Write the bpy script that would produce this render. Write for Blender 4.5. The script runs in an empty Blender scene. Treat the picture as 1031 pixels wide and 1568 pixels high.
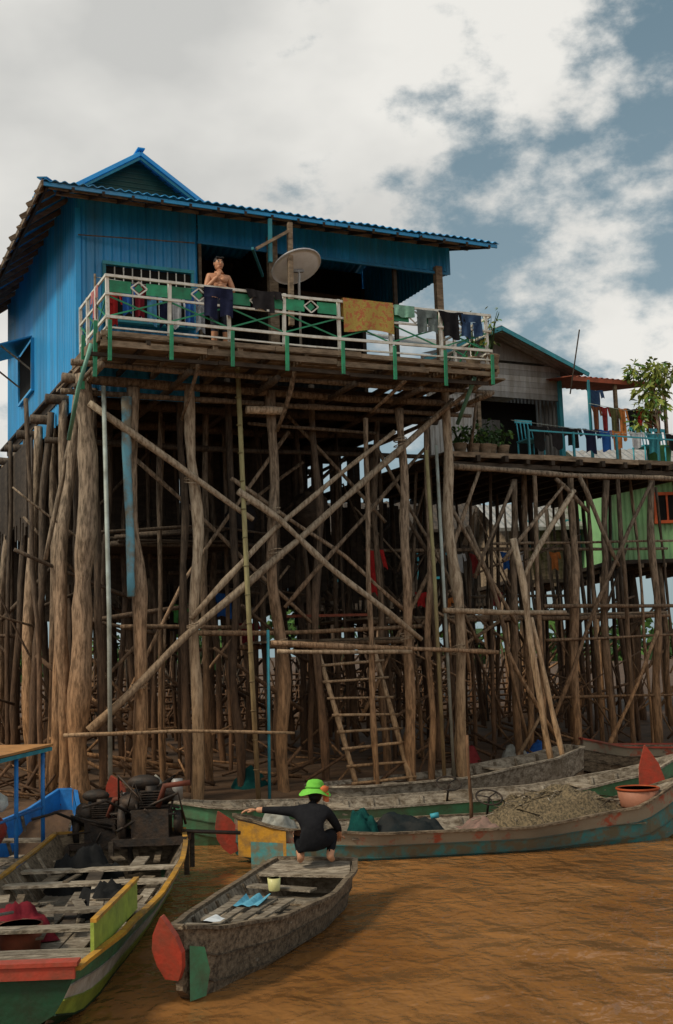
import bpy, math, random
from mathutils import Vector, Matrix, noise
random.seed(11)
rnd=random.random
def ru(a,b): return a+(b-a)*random.random()
scene=bpy.context.scene
scene.view_settings.view_transform='Standard'
scene.view_settings.look='None'
scene.view_settings.exposure=0

# ---------------------------------------------------------------- frames
AL=math.radians(25)
U=Vector((math.cos(AL),math.sin(AL),0)); V=Vector((-math.sin(AL),math.cos(AL),0)); Z=Vector((0,0,1))
O=Vector((-3.454,17,0))
def W(u,v,z): return O+U*u+V*v+Z*z
def R(u,z,v):
    k=(16.87+v)/16.87
    return W((u+4.055)*k-4.055,v,2.8+(z-2.8)*k)

# ---------------------------------------------------------------- materials
MATS={}
def mat(name,col,col2=None,rough=.75,scale=4,stretch=(1,1,1),bump=.25,metallic=0,mud=None,mudz=(1.5,4.2),lo=.35,hi=.68,spec=.3,bdist=.02,dirt=0,dcol=(.16,.13,.09)):
    if name in MATS: return MATS[name]
    m=bpy.data.materials.new(name); m.use_nodes=True; MATS[name]=m
    nt=m.node_tree; N=nt.nodes; L=nt.links
    b=N['Principled BSDF']
    b.inputs['Roughness'].default_value=rough; b.inputs['Metallic'].default_value=metallic
    b.inputs['Specular IOR Level'].default_value=spec
    tc=N.new('ShaderNodeTexCoord'); mp=N.new('ShaderNodeMapping'); mp.inputs['Scale'].default_value=stretch
    L.new(tc.outputs['Object'],mp.inputs['Vector'])
    n=N.new('ShaderNodeTexNoise'); n.inputs['Scale'].default_value=scale; n.inputs['Detail'].default_value=6; n.inputs['Roughness'].default_value=.65
    L.new(mp.outputs[0],n.inputs['Vector'])
    r=N.new('ShaderNodeMapRange'); r.inputs['From Min'].default_value=lo; r.inputs['From Max'].default_value=hi
    L.new(n.outputs['Fac'],r.inputs['Value'])
    mx=N.new('ShaderNodeMix'); mx.data_type='RGBA'
    c2=col2 if col2 else tuple(c*.6 for c in col)
    mx.inputs['A'].default_value=(*col,1); mx.inputs['B'].default_value=(*c2,1)
    L.new(r.outputs[0],mx.inputs['Factor'])
    out=mx.outputs['Result']
    if dirt:
        nd=N.new('ShaderNodeTexNoise'); nd.inputs['Scale'].default_value=.9; nd.inputs['Detail'].default_value=7; L.new(mp.outputs[0],nd.inputs['Vector'])
        rd=N.new('ShaderNodeMapRange'); rd.inputs['From Min'].default_value=.48; rd.inputs['From Max'].default_value=.76; rd.inputs['To Max'].default_value=dirt; L.new(nd.outputs['Fac'],rd.inputs['Value'])
        md=N.new('ShaderNodeMix'); md.data_type='RGBA'; L.new(rd.outputs[0],md.inputs['Factor']); L.new(out,md.inputs['A']); md.inputs['B'].default_value=(*dcol,1); out=md.outputs['Result']
    if mud:
        g=N.new('ShaderNodeNewGeometry'); sx=N.new('ShaderNodeSeparateXYZ'); L.new(g.outputs['Position'],sx.inputs[0])
        n3=N.new('ShaderNodeTexNoise'); n3.inputs['Scale'].default_value=1.3; L.new(tc.outputs['Object'],n3.inputs['Vector'])
        ad=N.new('ShaderNodeMath'); ad.operation='MULTIPLY_ADD'; L.new(n3.outputs['Fac'],ad.inputs[0]); ad.inputs[1].default_value=1.8; L.new(sx.outputs['Z'],ad.inputs[2])
        mr=N.new('ShaderNodeMapRange'); mr.inputs['From Min'].default_value=mudz[0]+.9; mr.inputs['From Max'].default_value=mudz[1]+.9
        mr.inputs['To Min'].default_value=.85; mr.inputs['To Max'].default_value=0
        L.new(ad.outputs[0],mr.inputs['Value'])
        m2=N.new('ShaderNodeMix'); m2.data_type='RGBA'; L.new(mr.outputs[0],m2.inputs['Factor']); L.new(out,m2.inputs['A'])
        m3=N.new('ShaderNodeMix'); m3.data_type='RGBA'; m3.inputs['A'].default_value=(*mud,1); m3.inputs['B'].default_value=(*[c*.42 for c in mud],1); L.new(r.outputs[0],m3.inputs['Factor'])
        L.new(m3.outputs['Result'],m2.inputs['B']); out=m2.outputs['Result']
        # damp dark foot of the timber
        wr=N.new('ShaderNodeMapRange'); wr.inputs['From Min'].default_value=1.1; wr.inputs['From Max'].default_value=2.1; wr.inputs['To Min'].default_value=.5; wr.inputs['To Max'].default_value=1; L.new(ad.outputs[0],wr.inputs['Value'])
        ml=N.new('ShaderNodeVectorMath'); ml.operation='SCALE'; L.new(out,ml.inputs[0]); L.new(wr.outputs[0],ml.inputs['Scale']); out=ml.outputs[0]
    at=N.new('ShaderNodeAttribute'); at.attribute_name='tint'
    mm=N.new('ShaderNodeMix'); mm.data_type='RGBA'; mm.blend_type='MULTIPLY'; mm.inputs['Factor'].default_value=1
    L.new(out,mm.inputs['A']); L.new(at.outputs['Color'],mm.inputs['B'])
    L.new(mm.outputs['Result'],b.inputs['Base Color'])
    if bump:
        n2=N.new('ShaderNodeTexNoise'); n2.inputs['Scale'].default_value=scale*3; n2.inputs['Detail'].default_value=4; L.new(mp.outputs[0],n2.inputs['Vector'])
        bp=N.new('ShaderNodeBump'); bp.inputs['Strength'].default_value=bump; bp.inputs['Distance'].default_value=bdist
        L.new(n2.outputs['Fac'],bp.inputs['Height']); L.new(bp.outputs[0],b.inputs['Normal'])
    return m
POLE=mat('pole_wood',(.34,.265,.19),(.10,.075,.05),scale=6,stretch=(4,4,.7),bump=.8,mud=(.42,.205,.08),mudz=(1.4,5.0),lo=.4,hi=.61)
POLED=mat('dark_pole_wood',(.14,.105,.074),(.042,.031,.022),scale=6,stretch=(4,4,.7),bump=.7,mud=(.19,.09,.038),mudz=(1.2,4.6),lo=.38,hi=.64)  # pole wood darkened so rows under and behind the houses look shaded
POLEL=mat('pale_pole_wood',(.54,.45,.33),(.20,.145,.095),scale=6,stretch=(4,4,.7),bump=.7,mud=(.48,.26,.11),mudz=(1.0,4.6),lo=.42,hi=.65)
BAMB=mat('bamboo',(.38,.36,.18),(.24,.2,.1),scale=5,stretch=(5,5,.8),bump=.2,mud=(.38,.22,.10))
PVC=mat('pvc_pipe',(.42,.50,.48),(.24,.26,.22),rough=.4,scale=3,bump=.1,mud=(.38,.29,.19),mudz=(.5,4.5))
PVCG=mat('green_pipe',(.15,.38,.29),(.08,.2,.15),rough=.4,scale=3,bump=.1)
SLEEVE=mat('faded_blue_sheet',(.14,.38,.50),(.22,.20,.15),rough=.6,scale=2.5,lo=.43,hi=.58)
PLANK=mat('plank_wood',(.31,.235,.16),(.11,.08,.05),scale=3,stretch=(1.5,1.5,5),bump=.5)
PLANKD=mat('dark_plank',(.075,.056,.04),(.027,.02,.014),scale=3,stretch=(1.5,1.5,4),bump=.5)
BLUEW=mat('blue_painted_metal',(.025,.33,.70),(.014,.23,.52),rough=.36,scale=1.2,stretch=(3,3,.5),bump=.05,spec=.5,dirt=.5,dcol=(.07,.16,.21))
BLUER=mat('blue_roof_metal',(.02,.38,.80),(.012,.28,.62),rough=.4,scale=2,bump=.05,spec=.5,dirt=.45)
DGREEN=mat('dark_green_paint',(.012,.06,.045),(.008,.04,.03),rough=.5,scale=3)
WHITE=mat('white_paint',(.74,.74,.68),(.42,.38,.30),rough=.55,scale=6,lo=.46,hi=.72,bump=.1)
GREEN=mat('green_paint',(.03,.30,.15),(.03,.17,.09),rough=.5,scale=6,bump=.1)
METAL=mat('weathered_metal',(.42,.42,.41),(.25,.23,.2),rough=.5,scale=3,stretch=(3,3,.6),bump=.1,metallic=.3,dirt=.5)
RUST=mat('rusty_metal',(.30,.075,.04),(.14,.05,.03),rough=.8,scale=3,bump=.3)
TEAL=mat('teal_paint',(.04,.32,.40),(.05,.2,.24),rough=.5,scale=5,bump=.1)
BLUEP=mat('blue_boat_paint',(.02,.20,.56),(.02,.11,.30),rough=.45,scale=5,bump=.2,dirt=.5)
DISH=mat('dish_metal',(.86,.90,.94),(.68,.70,.72),rough=.5,scale=3,bump=.03,metallic=0)
PGREEN=mat('pale_green_wall',(.27,.54,.24),(.22,.42,.2),rough=.7,scale=2,bump=.05,dirt=.4)
ORANGE=mat('orange_frame',(.65,.12,.03),rough=.6)
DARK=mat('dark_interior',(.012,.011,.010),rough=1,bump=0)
SKIN=mat('skin',(.56,.29,.17),(.46,.22,.12),rough=.5,scale=10,bump=.05)
HAIR=mat('hair',(.012,.010,.009),rough=.5,scale=30)
BLACKC=mat('black_cloth',(.010,.010,.012),(.018,.018,.02),rough=.9,scale=8,spec=.1)
BGREY=mat('boat_grey_wood',(.40,.34,.26),(.12,.09,.06),scale=4,stretch=(2,6,4),bump=.8,dirt=.6,dcol=(.14,.10,.06),lo=.38,hi=.64)
BBROWN=mat('boat_brown_wood',(.25,.19,.125),(.07,.05,.032),scale=4,stretch=(2,6,5),bump=.8,lo=.38,hi=.62)
BRED=mat('boat_red_paint',(.42,.055,.03),(.20,.06,.035),rough=.55,scale=7,lo=.4,hi=.75,bump=.3,dirt=.7)
BGRN=mat('boat_green_paint',(.07,.24,.12),(.08,.12,.065),rough=.55,scale=6,lo=.35,hi=.7,bump=.3,dirt=.8)
BDGRN=mat('boat_dark_green',(.012,.065,.03),(.02,.04,.02),rough=.5,scale=6,bump=.3,dirt=.4)
BYEL=mat('boat_yellow_paint',(.56,.28,.03),(.28,.16,.05),rough=.55,scale=7,lo=.42,hi=.66,bump=.3,dirt=.6)
BLIME=mat('boat_lime_paint',(.36,.46,.07),(.20,.27,.05),rough=.55,scale=6,lo=.4,hi=.7,bump=.3,dirt=.4)
BWHT=mat('boat_white_paint',(.50,.49,.43),(.28,.25,.19),rough=.6,scale=6,bump=.3,dirt=.6)
BTEAL=mat('boat_teal_paint',(.05,.24,.25),(.15,.14,.09),rough=.6,scale=5,lo=.40,hi=.58,bump=.3,dirt=.8,dcol=(.13,.10,.065))
BMIX=mat('boat_worn_paint',(.24,.20,.14),(.30,.075,.04),rough=.7,scale=3.5,lo=.52,hi=.62,bump=.6,dirt=.8,dcol=(.09,.08,.055))
IRON=mat('engine_iron',(.03,.028,.026),(.07,.045,.03),rough=.6,scale=9,metallic=.4,bump=.4)
NET=mat('fishing_net',(.31,.23,.13),(.10,.08,.05),rough=.95,scale=30,bump=1,bdist=.04,lo=.4,hi=.6)
LEAF=mat('leaf',(.09,.19,.03),(.04,.10,.02),rough=.6,scale=6,bump=0)
LEAFY=mat('leaf_yellow',(.26,.30,.05),(.15,.20,.04),rough=.6,scale=6,bump=0)
LEAFD=mat('leaf_dark',(.035,.08,.02),(.02,.05,.012),rough=.7,scale=2,bump=0)
def cloth_m(n,c,c2=None,scale=9):
    return mat('cloth_'+n,c,c2,rough=.95,scale=scale,bump=.2,spec=.1)

# ---------------------------------------------------------------- mesh builder
class MB:
    def __init__(s): s.v=[];s.f=[];s.m=[];s.t=[];s.sm=[];s.mats=[]
    def mi(s,m):
        if m not in s.mats: s.mats.append(m)
        return s.mats.index(m)
    def add(s,vs,fs,m,tint=None,smooth=False):
        if tint is None: tint=ru(.62,1.25)
        b=len(s.v); s.v+= [Vector(p) for p in vs]; k=s.mi(m)
        for f in fs:
            s.f.append([b+i for i in f]); s.m.append(k); s.t.append(tint); s.sm.append(smooth)
    def box(s,c,sx,sy,sz,m,ax=None,tint=None):
        X,Y,Zz=ax if ax else (Vector((1,0,0)),Vector((0,1,0)),Z)
        c=Vector(c); vs=[]
        for k in (-1,1):
            for j in (-1,1):
                for i in (-1,1): vs.append(c+X*(i*sx/2)+Y*(j*sy/2)+Zz*(k*sz/2))
        s.add(vs,[(0,2,3,1),(4,5,7,6),(0,1,5,4),(2,6,7,3),(0,4,6,2),(1,3,7,5)],m,tint)
    def bar(s,p,q,w,h,m,up=Z,tint=None):
        p=Vector(p);q=Vector(q); d=(q-p); l=d.length; d.normalize()
        side=d.cross(up)
        if side.length<.01: side=d.cross(Vector((1,0,0)))
        side.normalize(); u2=side.cross(d)
        s.box((p+q)/2,l,w,h,m,(d,side,u2),tint)
    def tube(s,pts,rad,m,seg=8,tint=None,cap=True,smooth=True):
        pts=[Vector(p) for p in pts]
        if not hasattr(rad,'__len__'): rad=[rad]*len(pts)
        vs=[];fs=[]; ref=None
        for i,p in enumerate(pts):
            d=(pts[min(i+1,len(pts)-1)]-pts[max(i-1,0)]).normalized()
            if ref is None:
                ref=d.orthogonal().normalized()
            a=(ref-d*ref.dot(d)).normalized(); ref=a; b=d.cross(a)
            for j in range(seg):
                an=2*math.pi*j/seg; vs.append(p+(a*math.cos(an)+b*math.sin(an))*rad[i])
        n=len(pts)
        for i in range(n-1):
            for j in range(seg):
                k=(j+1)%seg; fs.append((i*seg+j,i*seg+k,(i+1)*seg+k,(i+1)*seg+j))
        if cap:
            fs.append(tuple(range(seg-1,-1,-1))); fs.append(tuple((n-1)*seg+j for j in range(seg)))
        s.add(vs,fs,m,tint,smooth)
    def pole(s,pts,r0,m,r1=None,wob=None,tint=None,seg=8,step=.4):
        """crooked tree-trunk pole through control points"""
        pts=[Vector(p) for p in pts]
        if r1 is None: r1=r0*.8
        if wob is None: wob=r0*.85
        L=[(pts[i+1]-pts[i]).length for i in range(len(pts)-1)]; T=sum(L)
        n=max(3,int(T/step)); out=[];rr=[]
        sd=Vector((ru(0,99),ru(0,99),ru(0,99)))
        for i in range(n+1):
            d=T*i/n; k=0
            while k<len(L)-1 and d>L[k]: d-=L[k];k+=1
            p=pts[k].lerp(pts[k+1],min(1,d/L[k]))
            q=sd+Vector((0,0,i*step*.6))
            off=Vector((noise.noise(q),noise.noise(q+Vector((31,0,0))),noise.noise(q+Vector((0,47,0)))*.3))*wob*2
            env=min(1,4*min(i,n-i)/n+.1)
            out.append(p+off*env)
            rr.append((r0+(r1-r0)*i/n)*(1+.36*noise.noise(sd+Vector((i*step*2.4,5,0)))))
        s.tube(out,rr,m,seg=seg,tint=tint)
    def ell(s,c,rx,ry,rz,m,ax=None,seg=14,rings=9,tint=1,jit=0,zmin=-1):
        X,Y,Zz=ax if ax else (Vector((1,0,0)),Vector((0,1,0)),Z)
        c=Vector(c); vs=[];fs=[]
        for i in range(rings+1):
            ph=math.pi*i/rings; z=max(zmin,math.cos(ph)); r=math.sin(ph)
            for j in range(seg):
                an=2*math.pi*j/seg
                p=Vector((r*math.cos(an),r*math.sin(an),z))
                k=1+jit*noise.noise(p*2.3+c)
                vs.append(c+X*(p.x*rx*k)+Y*(p.y*ry*k)+Zz*(p.z*rz*k))
        for i in range(rings):
            for j in range(seg):
                k=(j+1)%seg; fs.append((i*seg+j,(i+1)*seg+j,(i+1)*seg+k,i*seg+k))
        s.add(vs,fs,m,tint,True)
    def corr(s,p,A,la,zb,zt,nrm,m,up=Z,pitch=.15,amp=.022,tint=None):
        """ribbed metal sheet starting at p running along A; bottom/top heights as functions of distance"""
        n=int(la/pitch*4); vs=[];fs=[]
        prof=[0,0,1,1]
        for i in range(n+1):
            a=min(la,i*pitch/4+(.0)); h=prof[i%4]*amp
            b=p+A*a+nrm*h
            vs.append(b+up*zb(a)); vs.append(b+up*zt(a))
        for i in range(n): fs.append((2*i,2*i+2,2*i+3,2*i+1))
        per=int(.9/pitch)*4
        for k in range(0,n,per):
            sub=fs[k:k+per]
            base=2*k; cnt=len(sub)
            s.add(vs[2*k:2*(k+cnt)+2],[tuple(x-base for x in f) for f in sub],m,ru(.82,1.14) if tint is None else tint)
    def cloth(s,p,A,D,w,h,m,nrm,amp=.03,folds=3,nx=12,ny=8,tint=None,sag=.03,taper=0,m2=None):
        p=Vector(p);vs=[];fs=[]; ph=ru(0,6)
        for j in range(ny+1):
            for i in range(nx+1):
                a=i/nx;b=j/ny
                x=(a-.5)*w*(1-taper*b)+w/2
                q=p+A*x+D*(h*b*(1+.07*math.sin(a*5+ph)))
                q+=nrm*(amp*math.sin(a*folds*6.28+ph+b*1.2)*(.3+b))
                q-=Z*(sag*math.sin(a*math.pi)*(1-b))
                vs.append(q)
        for j in range(ny):
            for i in range(nx):
                k=j*(nx+1)+i; fs.append((k,k+1,k+nx+2,k+nx+1))
        s.add(vs,fs,m,tint,True)
    def leaves(s,c,rx,ry,rz,n,ms,size=.12,long=2.2,droop=.3):
        c=Vector(c)
        for i in range(n):
            while 1:
                q=Vector((ru(-1,1),ru(-1,1),ru(-1,1)))
                if q.length<1: break
            q=q*(.5+.5*q.length)
            p=c+Vector((q.x*rx,q.y*ry,q.z*rz))
            d=Vector((ru(-1,1),ru(-1,1),ru(-.8,.8)-droop))+q*.8; d.normalize()
            sd=d.orthogonal().normalized(); sd.rotate(Matrix.Rotation(ru(0,6.28),3,d))
            l=size*ru(.6,1.3); w=l/long
            s.add([p,p+d*l*.5+sd*w*.5,p+d*l-Z*l*.15,p+d*l*.5-sd*w*.5],[(0,1,2,3)],random.choice(ms),ru(.6,1.3))
    def obj(s,name,parent=None):
        me=bpy.data.meshes.new(name); me.from_pydata([tuple(v) for v in s.v],[],s.f)
        for m in s.mats: me.materials.append(m)
        me.polygons.foreach_set('material_index',s.m); me.polygons.foreach_set('use_smooth',s.sm)
        a=me.attributes.new('tint','FLOAT_COLOR','FACE')
        buf=[]
        for t in s.t: buf+= [t,t,t,1]
        a.data.foreach_set('color',buf); me.update()
        o=bpy.data.objects.new(name,me); scene.collection.objects.link(o)
        if parent:
            o.parent=parent; o.matrix_parent_inverse=Matrix.Translation(-parent.location)
        return o
def empty(name,loc):
    e=bpy.data.objects.new(name,None); e.location=loc; e.empty_display_size=.5; scene.collection.objects.link(e); return e
HA=(U,V,Z)
nV=-V; nU=-U

# ================================================================= MAIN HOUSE
house=empty('stilt_house',W(3.5,4,0))
d=MB()
v=-.02
while v<1.78:
    w=ru(.12,.17)
    u0=-.05
    while u0<7.0:
        l=min(ru(1.8,3),7.0-u0)
        d.box(W(u0+l/2,v+w/2,7.73+ru(-.008,.008)),l-.012,w-.015,.035,PLANK,HA); u0+=l
    v+=w
v=1.8
while v<9.2:
    w=ru(.16,.22)
    d.box(W(3.55,v+w/2,7.60),7.4,w-.02,.04,PLANKD,HA); v+=w
u=-.02
while u<7:
    if rnd()<.8: d.bar(W(u,-.10+ru(-.04,.10),7.655),W(u+ru(-.12,.12),3,7.58),ru(.05,.09),ru(.07,.12),random.choice([PLANK,PLANKD]))
    u+=ru(.35,.7)
for u in [x*.6 for x in range(0,13)]:
    d.bar(W(u,1.9,7.50),W(u,9.1,7.50),.08,.13,PLANKD)
def long_board(b,u0,u1,v,z,w,h,m,n=3,jz=.015):
    cuts=[u0]+[u0+(u1-u0)*(i+ru(-.25,.25))/n for i in range(1,n)]+[u1]
    for a,c in zip(cuts,cuts[1:]):
        b.bar(W(a,v+ru(-.008,.008),z+ru(-jz,jz)),W(c-.01,v+ru(-.01,.01),z+ru(-jz,jz)),w,h*ru(.85,1.1),m)
long_board(d,-.08,7.02,-.13,7.73,.03,.085,PLANK,3,.02)
long_board(d,-.08,7.02,-.09,7.60,.03,.09,PLANK,4,.025)
long_board(d,-.25,6.9,.02,7.45,.045,.06,PLANKD,3,.03)
d.bar(W(-.10,-.1,7.70),W(-.10,1.8,7.70),.035,.14,PLANK)
d.bar(W(7.04,-.1,7.70),W(7.04,1.8,7.70),.035,.14,PLANK)
d.obj('balcony_deck',house)
# --- beams
b=MB()
for (v,z,r) in [(.5,7.42,.05),(1.2,7.34,.08),(1.32,7.15,.055),(2.6,7.3,.09),(2.7,6.6,.055),(4.1,7.25,.09),(5.6,7.25,.09),(7.1,7.25,.09),(8.7,7.25,.09)]:
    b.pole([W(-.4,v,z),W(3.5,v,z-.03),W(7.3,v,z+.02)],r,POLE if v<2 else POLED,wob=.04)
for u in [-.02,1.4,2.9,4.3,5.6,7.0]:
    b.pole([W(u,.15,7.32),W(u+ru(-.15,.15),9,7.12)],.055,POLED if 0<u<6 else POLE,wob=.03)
b.pole([R(2.28,6.72,1.0),R(2.95,6.74,1.0)],.085,POLEL,wob=.0)
for a,c,r in [((3.15,7.45),(2.8,6.4),.04),((6.9,7.6),(5.7,6.75),.05),((.1,7.5),(-.45,6.9),.05),((1.5,7.4),(1.2,6.5),.035),((5.2,7.4),(4.5,6.8),.035)]:
    b.pole([R(a[0],a[1],.25),R(c[0],c[1],1.1)],r,POLE)
b.obj('floor_beams',house)
# --- stilts
s=MB(); FR=1.2
for u0,z0,u1,z1,r,m in [(-.37,.45,-.35,7.1,.155,POLE),(.46,.5,.45,6.95,.105,POLE),(1.32,.5,1.34,7.05,.09,POLEL),
     (2.78,.45,2.69,7.05,.10,POLE),(4.36,.8,4.41,6.7,.05,POLE),(5.0,.5,5.05,6.9,.09,POLE),(5.38,.5,5.57,6.6,.06,POLE),(6.03,.5,5.98,7.37,.10,POLEL)]:
    s.pole([R(u0,z0-.8,FR),R((u0+u1)/2+ru(-.06,.06),(z0+z1)/2,FR),R(u1,z1,FR)],r*1.12,m,r1=r*.85,wob=r*.8,tint=ru(.9,1.15),seg=10)
s.pole([R(-.12,.2,1.5),R(-.16,6.9,1.5)],.07,POLED)
s.pole([R(-.62,.2,1.6),R(-.75,3.0,1.6),R(-.62,5.0,1.6),R(-.4,7.0,1.6)],.11,POLE)
s.tube([R(.02,.2,.95),R(.03,3.5,.95),R(-.02,6.95,.95)],.036,PVC,tint=1)
s.tube([R(2.33,.2,.95),R(2.22,4,.95),R(2.15,7.43,.95)],.042,BAMB,tint=1)
for i in range(16): 
    z=.6+i*.45; s.tube([R(2.325-.0265*z,z,.95),R(2.325-.0265*z,z+.02,.95)],.049,BAMB,tint=.6)
s.tube([R(5.62,.2,1.0),R(5.6,4,1.0),R(5.55,6.2,1.0)],.035,BAMB,tint=.9)
s.tube([R(5.8,.6,1.0),R(5.75,6.3,1.0)],.03,PVC,tint=.9)
s.tube([R(2.5,.6,.98),R(2.55,3.2,.98)],.026,TEAL,tint=1)
s.tube([R(-.2,7.6,-.05),R(-.4,6.9,.2),R(-.55,6.1,.9)],.034,PVCG,tint=1)
s.tube([R(6.6,7.55,.1),R(6.2,6.7,.9)],.038,PVCG,tint=1)
s.pole([R(.37,3.75,1.06),R(.35,5.2,1.06),R(.33,6.8,1.06)],.07,SLEEVE,r1=.08,wob=.04,tint=1)
rows=[(2.7,1.05,.07),(3.9,1.0,.065),(5.2,.8,.075),(6.6,.7,.075),(8.0,.62,.08),(9.2,.5,.08)]
for v,sp,r in rows:
    u=-.5+ru(0,.4)
    while u<7.4:
        rr=r*ru(.5,1.25); lean=ru(-.25,.25)
        if not(v<3 and 4.0<u<5.6):
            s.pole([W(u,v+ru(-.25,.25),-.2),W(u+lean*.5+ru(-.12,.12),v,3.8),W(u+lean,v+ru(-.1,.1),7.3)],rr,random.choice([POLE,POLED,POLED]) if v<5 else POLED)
        u+=sp*ru(.55,1.35)
for u0,u1 in [(1.23,1.2),(2.02,1.96),(.45,.44),(3.45,3.43)]:
    s.pole([R(u0,.2,2.0),R(u1,7.2,2.0)],.075,POLED)
for v,r in ((2.6,.10),(3.7,.08),(5.0,.11),(6.3,.08),(7.7,.1),(9,.1)):
    s.pole([W(-.35+ru(-.25,.15),v,-.2),W(-.3+ru(-.1,.1),v,3.5),W(-.1,v,7.3)],r,POLED if r<.1 else POLE)
for i in range(20):
    u=ru(-4.5,-.6); v=ru(5,12); s.pole([W(u,v,0),W(u+ru(-.2,.2),v,ru(4.5,6.8))],ru(.04,.08),POLED)
s.obj('stilts',house)
# --- braces
b=MB(); BV=1.02
def br(pts,r,m=POLE,v=BV,w=None): b.pole([R(x,z,v) for x,z in pts],r,m,wob=w)
br([(-.28,1.8),(.55,2.5),(1.37,3.27),(2.69,4.38),(4.36,5.59),(6.1,7.08)],.07,POLEL)
br([(1.3,3.4),(2.59,4.70),(4.95,6.5)],.052,POLEL,v=1.1)
br([(-.25,6.68),(1.41,5.55),(2.35,4.95)],.058,POLEL)
br([(2.1,5.4),(2.82,4.91),(3.9,4.0),(5.3,2.98)],.058,POLEL,v=.92)
br([(2.85,3.55),(4.2,4.9),(5.6,6.3)],.042,POLE,v=1.5)
br([(2.0,5.6),(3.84,4.44),(5.1,3.4)],.042,POLE,v=1.6)
br([(.4,5.9),(1.9,4.6),(3.3,3.3)],.04,POLE,v=2.4)
br([(3.0,6.4),(1.2,4.0),(.3,2.3)],.04,POLE,v=2.3)
br([(4.6,6.2),(5.6,4.5),(6.4,2.9)],.04,POLE,v=1.9)
br([(6.0,4.9),(5.0,3.3),(4.1,1.7)],.04,POLE,v=2.6)
br([(-.65,1.76),(1.0,1.72),(2.95,1.58)],.03,POLEL,v=.9,w=.03)
br([(2.6,3.0),(4.6,2.86),(6.8,2.72)],.05,POLE,v=.95)
br([(2.7,2.86),(4.3,2.8),(5.1,2.78)],.04,POLEL,v=.85)
br([(1.35,3.18),(3.2,3.15),(5.3,3.2)],.045,POLE,v=1.8)
br([(.2,3.3),(2.2,3.25)],.04,POLE,v=2.2)
br([(-.3,4.7),(1.5,4.85),(2.8,4.7)],.03,POLED,v=2.4)
br([(5.75,3.46),(7.0,3.4),(8.25,3.38)],.05,POLEL,v=.95)
br([(2.3,6.5),(4.6,6.45)],.035,POLE,v=1.8)
br([(-.9,4.3),(-.5,6.2)],.045,POLE,v=1.7); br([(-.3,2.3),(.5,3.1)],.035,POLE,v=1.6)
for i in range(70):
    v=ru(2.2,9); u=ru(-.8,7); z=ru(.7,5.5); L=ru(1.2,3.5); a=ru(-.9,.9)+(math.pi if rnd()<.5 else 0)
    if v<3.2 and u+L*math.cos(a)>3.6 and u<5.8 and z<3: continue
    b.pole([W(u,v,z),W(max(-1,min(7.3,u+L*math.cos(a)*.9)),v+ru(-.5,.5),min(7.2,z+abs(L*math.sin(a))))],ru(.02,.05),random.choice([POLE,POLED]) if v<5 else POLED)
for x,z in [(1.34,3.25),(2.72,4.4),(2.76,2.98),(5.02,3.0),(6.0,2.8),(1.34,5.55),(.46,2.42),(2.7,5.05),(5.05,6.3),(6.0,3.45)]:
    for k in range(4):
        p=R(x,z+ru(-.07,.07),1.1); rr=.12
        b.tube([p+U*(rr*math.cos(a))+V*(rr*math.sin(a))+Z*(.03*math.sin(a+k)) for a in [j*math.pi/5 for j in range(11)]],.01,POLEL,seg=4,tint=.8)
b.obj('cross_braces',house)
# --- dark boards added under the floor to darken the gaps between stilts
w=MB()
def slats(p0,A,n,zlo,zhi,skip=.08):
    for i in range(n):
        if rnd()<skip: continue
        z0=zlo+ru(-.35,.35); w.box(p0+A*(i*.15)+Z*((z0+zhi)/2),.14,.02,zhi-z0,PLANKD,(A,Z.cross(A),Z))
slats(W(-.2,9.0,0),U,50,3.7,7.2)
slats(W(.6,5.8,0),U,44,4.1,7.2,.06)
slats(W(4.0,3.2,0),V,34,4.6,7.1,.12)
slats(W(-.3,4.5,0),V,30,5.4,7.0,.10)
w.obj('added_dark_boards',house)
# stored junk hanging below the floor
def mound(name,c,rx,ry,rz,m,yaw=0,jit=.25,n=36):
    b=MB(); c=Vector(c); A=Vector((math.cos(yaw),math.sin(yaw),0)); B=Z.cross(A); vs=[];fs=[]
    for j in range(n+1):
        for i in range(n+1):
            x=-1+2*i/n; y=-1+2*j/n; r=min(1,math.hypot(x,y)); h=(1-r*r)**.8 if r<1 else 0
            h+=jit*(noise.fractal(Vector((x*2.5,y*2.5,c.x)),1,2,4))*min(1,(1-r)*4)
            vs.append(c+A*(x*rx)+B*(y*ry)+Z*(h*rz))
    for j in range(n):
        for i in range(n): k=j*(n+1)+i; fs.append((k,k+1,k+n+2,k+n+1))
    b.add(vs,fs,m,1,True); return b
b=MB()
for i in range(16): b.box(W(2.2+ru(-.1,.1),2.9+i*.17,4.9),2.4,.15,.03,PLANKD,HA)
b.pole([W(.8,3.0,4.85),W(3.6,3.0,4.85)],.045,POLED); b.pole([W(.8,5.4,4.85),W(3.6,5.4,4.85)],.045,POLED)
for i in range(14): b.pole([W(ru(.9,1.5),3.2+i*.14,4.95+ru(0,.15)),W(ru(2.8,3.7),3.2+i*.14,4.97+ru(0,.25))],ru(.02,.05),POLED)
b.ell(W(4.9,3.6,5.6),.35,.3,.4,PLANKD,jit=.4); b.ell(W(3.3,3.2,5.3),.3,.3,.3,cloth_m('charcoal',(.03,.028,.03)),jit=.5)
b.obj('storage_shelf',house)
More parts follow.
